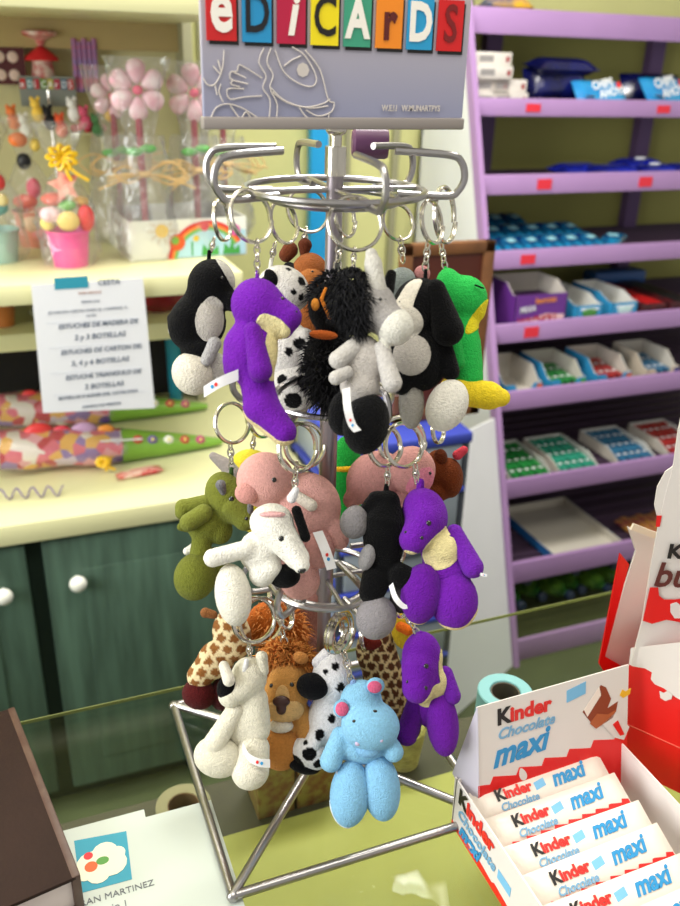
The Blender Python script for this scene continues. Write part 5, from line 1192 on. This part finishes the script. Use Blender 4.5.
for j, (px, py, Y_, R0, _) in enumerate(flw):
    q = ony(px, py, Y_); t_ = thing('flower_lolly', labs[j], 'lolly', (q[0], Y_, 1.176), 0, 'flower lollies in the rainbow carton'); z_ = q[2]-1.176
    flower(t_, 0, 0, z_, R0, tilt=.1*j)
    obj('stem', tube([(0, 0, .0), (0, .0, z_-R0*.4)], .0065, 8), STM, t_)
    obj('leaf', join(ell((-.012, -.004, z_-.105), (.017, .008, .008), 10, 6), ell((.012, -.004, z_-.10), (.017, .008, .008), 10, 6)), LFG, t_)
    obj('clear_wrap', xf(cello_bag(.052, z_+.06, None, rg), (0, 0, 0)), CELLO, t_)
    obj('clear_wrap', (lambda m: (m[0]*[1, .6, 1], m[1]))(cello_bag(.058, z_+.055, .155, rg, 1.0)), CELLO, t_)
    obj('raffia_bow', raffia(0, -.03, .158, .075, j), RAF, t_)
# pink bucket of sweets
def bucket(name, px, py, Y_, r0, r1, h, col, lab, cands, wrapc=True, bow=None):
    q = onz(px, py, 1.172); t_ = thing(name, lab, 'sweet bucket', (q[0], q[1]+.01, 1.172), 0)
    obj('bucket', lathe([(r0-.004, .001), (r0, 0), (r0, .002), (r1, h), (r1+.003, h), (r1+.003, h-.004), (r1-.002, h-.003), (r0-.004, .003)], 28), mat('bucket_'+name, col, .3), t_)
    for c_, pos, rad in cands:
        obj('sweet', ell(pos, rad, 14, 9), mat('sweet_%d_%d_%d' % c_, c_, .5, noise=.1, nscale=40), t_)
    if wrapc: obj('clear_wrap', cello_bag(r1*1.35, .25, .17, rg, .9), CELLO, t_)
    return t_
b1 = bucket('pink_bucket', 72, 266, 1.6, .031, .038, .066, (236, 60, 150), 'hot pink bucket of wrapped sweets on the edge of the cream shelf',
  [((240, 210, 110), (.0, -.03, .085), (.020, .012, .018)), ((232, 44, 50), (.032, -.02, .088), (.015, .012, .024)), ((240, 200, 205), (-.030, -.024, .097), (.018, .012, .014)), ((110, 180, 70), (.002, -.02, .112), (.016, .012, .010)),
   ((236, 110, 90), (-.02, .0, .120), (.022, .015, .012)), ((240, 226, 120), (-.034, -.012, .080), (.014, .01, .014)), ((240, 190, 100), (.026, -.005, .115), (.015, .012, .010))])
st = [(.030*(1 if i % 2 == 0 else .45)*math.cos(PI/2+i*PI/5+.2), .034*(1 if i % 2 == 0 else .45)*math.sin(PI/2+i*PI/5+.2)) for i in range(10)]
obj('star_sweet', prism(st, (.0, -.02, .148), (1, 0, 0), (0, 0, 1), -.01), mat('star_red', (228, 90, 90), .5, noise=.3, nscale=30, col2=(244, 214, 190)), b1, False)
obj('star_centre', prism([(a*.5, b_*.5) for a, b_ in st], (.0, -.0205, .148), (1, 0, 0), (0, 0, 1), -.002), mat('star_cream', (244, 226, 200), .5), b1, False)
YB = mat('yellow_ribbon', (240, 196, 40), .35)
def bow(x, y, z, s_, ma, par):
    ms = []
    for k in range(9):
        a = 2*PI*k/9; ms.append(tube(smooth_path([(x, y, z), (x+s_*.6*math.cos(a), y-.006, z+s_*.6*math.sin(a)), (x+s_*math.cos(a+.3), y-.01, z+s_*math.sin(a+.3)*.8), (x+s_*.5*math.cos(a+.6), y-.012, z+s_*.5*math.sin(a+.6)), (x, y, z)], 4), [.002]+[.0035]*15+[.002], 5))
    for sx_1 in (.3, 1): ms.append(tube(smooth_path([(x, y-.004, z), (x+s_*sx_1*.7, y-.01, z-s_*.9), (x+s_*sx_1*1.6, y-.01, z-s_*1.5)], 4), .0032, 5))
    return obj('bow', join(*ms), ma, par)
bow(.0, -.025, .195, .026, YB, b1)
bucket('orange_bucket', 36, 246, 1.7, .028, .036, .07, (214, 130, 100), 'orange wrapped bucket of sweets behind the pink bucket',
  [((226, 190, 150), (.0, -.026, .05), (.020, .012, .022)), ((224, 120, 110), (.012, -.028, .026), (.02, .010, .012)), ((230, 90, 60), (-.01, -.02, .09), (.024, .014, .014)), ((214, 60, 90), (.008, -.02, .115), (.014, .012, .02)), ((20, 20, 24), (-.004, -.01, .165), (.014, .012, .016)), ((232, 120, 50), (-.01, -.01, .205), (.018, .012, .014)), ((230, 200, 90), (.02, -.01, .195), (.010, .01, .012))])
b3 = bucket('teal_bucket', 2, 262, 1.62, .030, .036, .06, (150, 190, 176), 'pale teal wrapped gift bucket cut by the left edge of the photo',
  [((60, 150, 140), (.0, -.02, .10), (.024, .014, .014)), ((236, 220, 140), (.012, -.024, .115), (.014, .012, .012)), ((206, 60, 60), (.010, -.02, .145), (.014, .012, .016)), ((226, 200, 150), (.0, -.02, .165), (.016, .012, .012)), ((110, 150, 50), (-.004, -.02, .195), (.02, .012, .02)), ((120, 70, 50), (-.0, -.01, .235), (.022, .014, .024))])
# small far display with its own letter sign
q = ony(48, 90, 2.03); fd = thing('small_key_display', 'small grey display sign with coloured letter tiles behind the gifts', 'display sign', (q[0], 2.03, 1.175))
z_ = q[2]-1.175
obj('board', box(-.056, .056, 0, .004, z_-.032, z_+.026), mat('far_sign_grey', (128, 134, 128), .5), fd, False)
for k, c_ in enumerate(((190, 40, 40), (60, 130, 140), (180, 50, 60), (110, 150, 60), (190, 180, 60), (180, 40, 70), (30, 90, 130), (200, 60, 70))):
    t1 = obj('letter_tile', box(-.054+.0136*k, -.054+.0136*k+.0105, -.002, 0, z_+.002, z_+.021), mat('far_tile_%d' % k, c_, .5), fd, False)
    t2 = text('letter', 'eDiCArDS'[k], .018, WH2, (-.0535+.0136*k, -.0024, z_+.005), (1, 0, 0), (0, 0, 1), None, bold=.0003, sx=.8); t2.parent = t1
obj('post', tube([(0, .002, 0), (0, .002, z_)], .003, 8), STEEL, fd)
for k in range(9):
    c_ = [(226, 120, 60), (236, 236, 226), (240, 200, 80), (30, 28, 30), (232, 90, 50), (240, 240, 236), (214, 90, 120), (80, 130, 80), (236, 190, 60)][k]
    q2 = ony(14+12*k, 122+9*math.sin(k*2.1), 2.0)
    tag(obj('small_plush', join(ell((q2[0], 2.0, q2[2]), (.013, .012, .016), 12, 8), ell((q2[0]-.004, 1.995, q2[2]+.02), (.010, .010, .010), 10, 6), ell((q2[0]-.010, 1.997, q2[2]+.029), (.004, .004, .005), 8, 5), ell((q2[0]+.003, 1.997, q2[2]+.030), (.004, .004, .005), 8, 5)), mat('tiny_%d' % k, c_, .9)),
        'tiny %s plush under the small grey display sign' % ['orange', 'white', 'pale yellow', 'black', 'red orange', 'chalk white', 'pink', 'green', 'amber'][k], 'toy', 'tiny plush toys below the small sign')
q = ony(42, 60, 2.05); th_ = thing('sweet_dispenser', 'red and white striped sweet dispenser with a red roof behind the gifts', 'dispenser', (q[0], 2.05, q[2]-.035))
obj('body', lathe([(.020, 0), (.024, .004), (.020, .03), (.022, .034)], 18), mat('dispenser_white', (206, 190, 176), .5, noise=.6, nscale=60, col2=(170, 50, 60)), th_)
obj('roof', lathe([(.034, .034), (.032, .04), (.018, .052), (.004, .062)], 18), mat('roof_red', (206, 30, 40), .5), th_)
obj('dish', lathe([(.006, .062), (.010, .072), (.034, .082), (.034, .088), (.020, .092)], 18), mat('dish_red', (190, 60, 60), .5, noise=.5, nscale=50, col2=(220, 200, 190)), th_)
for k in range(5):
    q = ony(75+5*k, 66, 2.04); tag(obj('candy_stick', tube([(q[0], 2.04, q[2]-.05), (q[0]+.003, 2.05, q[2]+.052-.006*(k % 2))], .0055, 8), mat('stick_striped', (120, 110, 170), .5, noise=.8, nscale=60, col2=(190, 90, 120))), '%s striped purple candy stick behind the flower lollies' % ORD[k], 'candy stick', 'striped candy sticks')
q = ony(10, 66, 2.05); bd = thing('badge_board', 'dark red board of round pale badges behind the gifts at the left edge', 'badge board', (q[0], 2.05, q[2]-.035))
obj('board', box(-.06, .03, 0, .006, 0, .07), mat('maroon_board', (80, 26, 34), .6), bd, False)
for k in range(6): obj('badge', xf(ell((0, 0, 0), (.011, .002, .011), 14, 6), (-.045+.026*(k % 3), -.001, .018+.034*(k//3))), mat('badge_pale', (214, 190, 180), .5), bd)
q = ony(90, 133, 2.0); rs_ = thing('small_riser', 'little cream riser holding red sweets behind the flower lollies', 'riser', (q[0], 2.02, 1.172)); z_ = q[2]-1.172
obj('board', box(-.045, .03, -.02, .03, z_-.004, z_), CREAM, rs_, False); obj('leg', box(-.044, -.041, -.01, .02, 0, z_-.004), CREAM, rs_, False); obj('leg', box(.026, .029, -.01, .02, 0, z_-.004), CREAM, rs_, False)
tag(obj('red_sweets', join(*[ell((q[0]-.03+.014*k, 2.01, 1.172+z_+.009+.003*(k % 2)), (.010, .010, .009), 10, 6) for k in range(5)]), mat('cherry_red', (206, 34, 60), .4)), 'row of cherry red sweets on the little cream riser', 'sweets', kind='stuff')
# lower board: red bowl, orange cup, teal bin
q = ony(163, 322, 1.80); rbw = thing('red_bowl', 'dark red wrapped bowl on the lower cream board behind the black plush', 'bowl', (q[0], 1.84, 1.036))
obj('bowl', lathe([(.04, 0), (.062, .02), (.066, .05), (.060, .05), (.05, .01)], 28), mat('dark_red_glass', (140, 24, 34), .25, noise=.4, nscale=30), rbw)
obj('contents', join(*[ell((.035*math.cos(k*.9), .035*math.sin(k*.9), .055+.006*(k % 3)), (.018, .018, .014), 10, 6) for k in range(7)]), mat('plum_sweets', (96, 26, 40), .4, noise=.5, nscale=60, col2=(40, 24, 24)), rbw)
q = ony(4, 325, 1.78); tag(obj('orange_cup', xf(lathe([(.02, 0), (.026, .055), (.024, .055), (.019, .004)], 20), (q[0], 1.79, 1.036)), mat('orange_glass', (196, 120, 60), .4)), 'orange cup on the lower cream board at the left edge', 'cup')
tag(obj('grey_dish', xf(lathe([(.02, 0), (.04, .02), (.038, .022), (.018, .004)], 22), (q[0]+.09, 1.80, 1.036)), mat('dish_grey', (170, 176, 156), .4)), 'pale dish on the lower cream board beside the notice', 'dish')
q = ony(170, 362, 2.03); tag(obj('teal_bin', xf(lathe([(.016, 0), (.019, .19), (.017, .19), (.014, .004)], 22), (q[0]+.01, 2.03, .7455)), mat('teal_plastic', (30, 130, 150), .4)), 'teal tumbler in the dark recess behind the leftmost black plush', 'bin')

# candy cones on the worktop
GF = mat('cone_green', (128, 176, 62), .35, noise=.15, nscale=18, bump=.3, bscale=25)
MIX = mat('sweets_mix', (230, 150, 170), .4)
_nt = MIX.node_tree; _v = _nt.nodes.new('ShaderNodeTexVoronoi'); _v.inputs['Scale'].default_value = 42; _tc = _nt.nodes.new('ShaderNodeTexCoord')
_cr = _nt.nodes.new('ShaderNodeValToRGB'); _cr.color_ramp.interpolation = 'CONSTANT'; _sp = _nt.nodes.new('ShaderNodeSeparateColor')
for _k, (_p, _c) in enumerate(((0, (228, 110, 130)), (.2, (240, 230, 220)), (.38, (150, 120, 180)), (.5, (236, 180, 80)), (.65, (214, 196, 214)), (.8, (200, 40, 60)), (.9, (236, 170, 180)))):
    _e = _cr.color_ramp.elements[0] if _k == 0 else (_cr.color_ramp.elements[1] if _k == 1 else _cr.color_ramp.elements.new(_p)); _e.position = _p; _e.color = lin(_c)+(1,)
_nt.links.new(_tc.outputs['Object'], _v.inputs['Vector']); _nt.links.new(_v.outputs['Color'], _sp.inputs[0]); _nt.links.new(_sp.outputs[0], _cr.inputs[0]); _nt.links.new(_cr.outputs[0], _nt.nodes['Principled BSDF'].inputs['Base Color'])
def cone(tipx, wide, Y0, Y1, z, lab, seed, rw):
    """wrapped cone lying on its side from the tip to its wide end"""
    tip = np.array([tipx, Y0, z]); we = np.array([wide, Y1, z+rw*.8]); t_ = thing('sweet_cone', lab, 'sweet cone', ((tipx+wide)/2, (Y0+Y1)/2, .745), 0, 'wrapped sweet cones on the worktop')
    d = we-tip; L_ = np.linalg.norm(d); d /= L_; s_ = np.cross(d, [0, 0, 1.]); s_ /= np.linalg.norm(s_); u_ = np.cross(s_, d)
    def rings(l0, l1, n=14, rr=lambda l: .008+(rw-.008)*min(1, l/(L_*.62))**.9, wob=.05, seed=1):
        r2 = random.Random(seed); V = []; F = []; N = 22
        for i in range(n+1):
            l = l0+(l1-l0)*i/n; R0 = rr(l)
            for k in range(N):
                a = 2*PI*k/N; R1 = R0*(1+wob*math.sin(4*a+l*40)+r2.uniform(-wob, wob)*.5); V.append(tip+d*l+s_*R1*math.cos(a)+u_*R1*.8*math.sin(a))
        for i in range(n):
            for k in range(N): F.append([i*N+k, i*N+(k+1) % N, (i+1)*N+(k+1) % N, (i+1)*N+k])
        return np.array(V)-loc_of(t_), F
    obj('printed_cone', rings(0, L_*.5, 12, wob=.02, seed=seed), GF, t_)
    obj('clear_wrap', rings(L_*.48, L_*1.12, 14, wob=.07, seed=seed+1), CELLO, t_)
    r2 = random.Random(seed)
    for k, (l, c_) in enumerate(((.12, (190, 60, 120)), (.2, (190, 60, 60)), (.28, (240, 240, 230)), (.36, (110, 90, 160)), (.43, (190, 60, 60)))):
        p = tip+d*l*L_-s_*0; R0 = .008+(rw-.008)*min(1, l/.62)**.9; nf = -np.array([0, .75, -.6]); nf = np.array([0, -.75, .6]); nf /= np.linalg.norm(nf); nf = nf-d*(nf@d); nf /= np.linalg.norm(nf)
        obj('flower_print', ell(p+nf*R0*.93-loc_of(t_), (.011, .006, .011), 12, 6), mat('conef_%d_%d_%d' % c_, c_, .5), t_); obj('flower_eye', ell(p+nf*(R0*.93+.005)-loc_of(t_), (.004, .003, .004), 8, 5), mat('cone_eye', (236, 226, 120), .5), t_)
    nc = ((90, 60, 130), (236, 150, 60), (206, 30, 50), (200, 160, 200), (240, 238, 226), (230, 70, 90), (214, 190, 220), (226, 60, 60), (240, 190, 80), (232, 130, 150), (190, 190, 196), (226, 110, 140))
    obj('sweet_filling', rings(L_*.5, L_*1.04, 12, rr=lambda l: .93*(.008+(rw-.008)*min(1, l/(L_*.62))**.9), wob=.06, seed=seed+3), MIX, t_)
    for k, c_ in enumerate(nc[:9]):
        l = (.52+.05*k)*L_; R0 = rw*.62; a = r2.uniform(.2, 2.2)+(k % 2)*.9-.6; nf = np.array([0, -.7, .5]); nf = nf-d*(nf@d); nf /= np.linalg.norm(nf); sd = np.cross(d, nf)
        p = tip+d*l+nf*R0*.7+sd*rw*.55*(1 if k % 2 else -1); r_ = rw*r2.uniform(.25, .5)
        obj('sweet', ell(p-nf*r_*.12-loc_of(t_), (r_*1.2, r_*.42, r_*.85), 12, 8), mat('csweet_%d' % k, c_, .45), t_)
    nfc = np.array([0, -.8, .55]); p = tip+d*L_*.60+nfc*rw*.98
    obj('lolly_stick', tube([p-loc_of(t_), p-d*.085+[0, 0, .002]-loc_of(t_)], .0018, 6), WH2, t_)
    return t_, d, tip, L_
q0 = onz(222, 438, .765); q1 = onz(20, 452, .79)
ca, dd, tp_, L_ = cone(q0[0], q1[0]-.02, q0[1], q1[1], .757, 'nearer wrapped sweet cone with green flowered tip on the worktop', 4, .052)
bow(*(np.array([.145, 1.66, .775])-loc_of(ca)), .014, YB, ca)
q0 = onz(214, 407, .765); cone(q0[0]-.01, -.04, q0[1]+.03, 1.95, .757, 'farther wrapped sweet cone lying behind the nearer one', 9, .05)
sb = thing('small_candy', 'small red and white wrapped candy lying alone on the worktop edge', 'candy', (.213, 1.625, .7452), math.radians(8))
obj('wrapper', pillow(.095, .026, .014), mat('candy_red_foil', (190, 40, 44), .3, noise=.8, nscale=50, col2=(226, 200, 180), bump=.4), sb); obj('white_print', box(-.02, .028, -.006, .006, .0142, .0146), mat('candy_print', (216, 160, 150), .4), sb, False)
cr_ = []
for k in range(60): t_ = k/59; cr_.append((-.06+.12*t_, 1.60-.02*t_+.010*math.cos(t_*26), .757+.010*math.sin(t_*26)))
tag(obj('curled_ribbon', tube(cr_, .0016, 5), mat('purple_ribbon', (110, 90, 150), .4)), 'curled purple ribbon lying in front of the nearer sweet cone', 'ribbon')
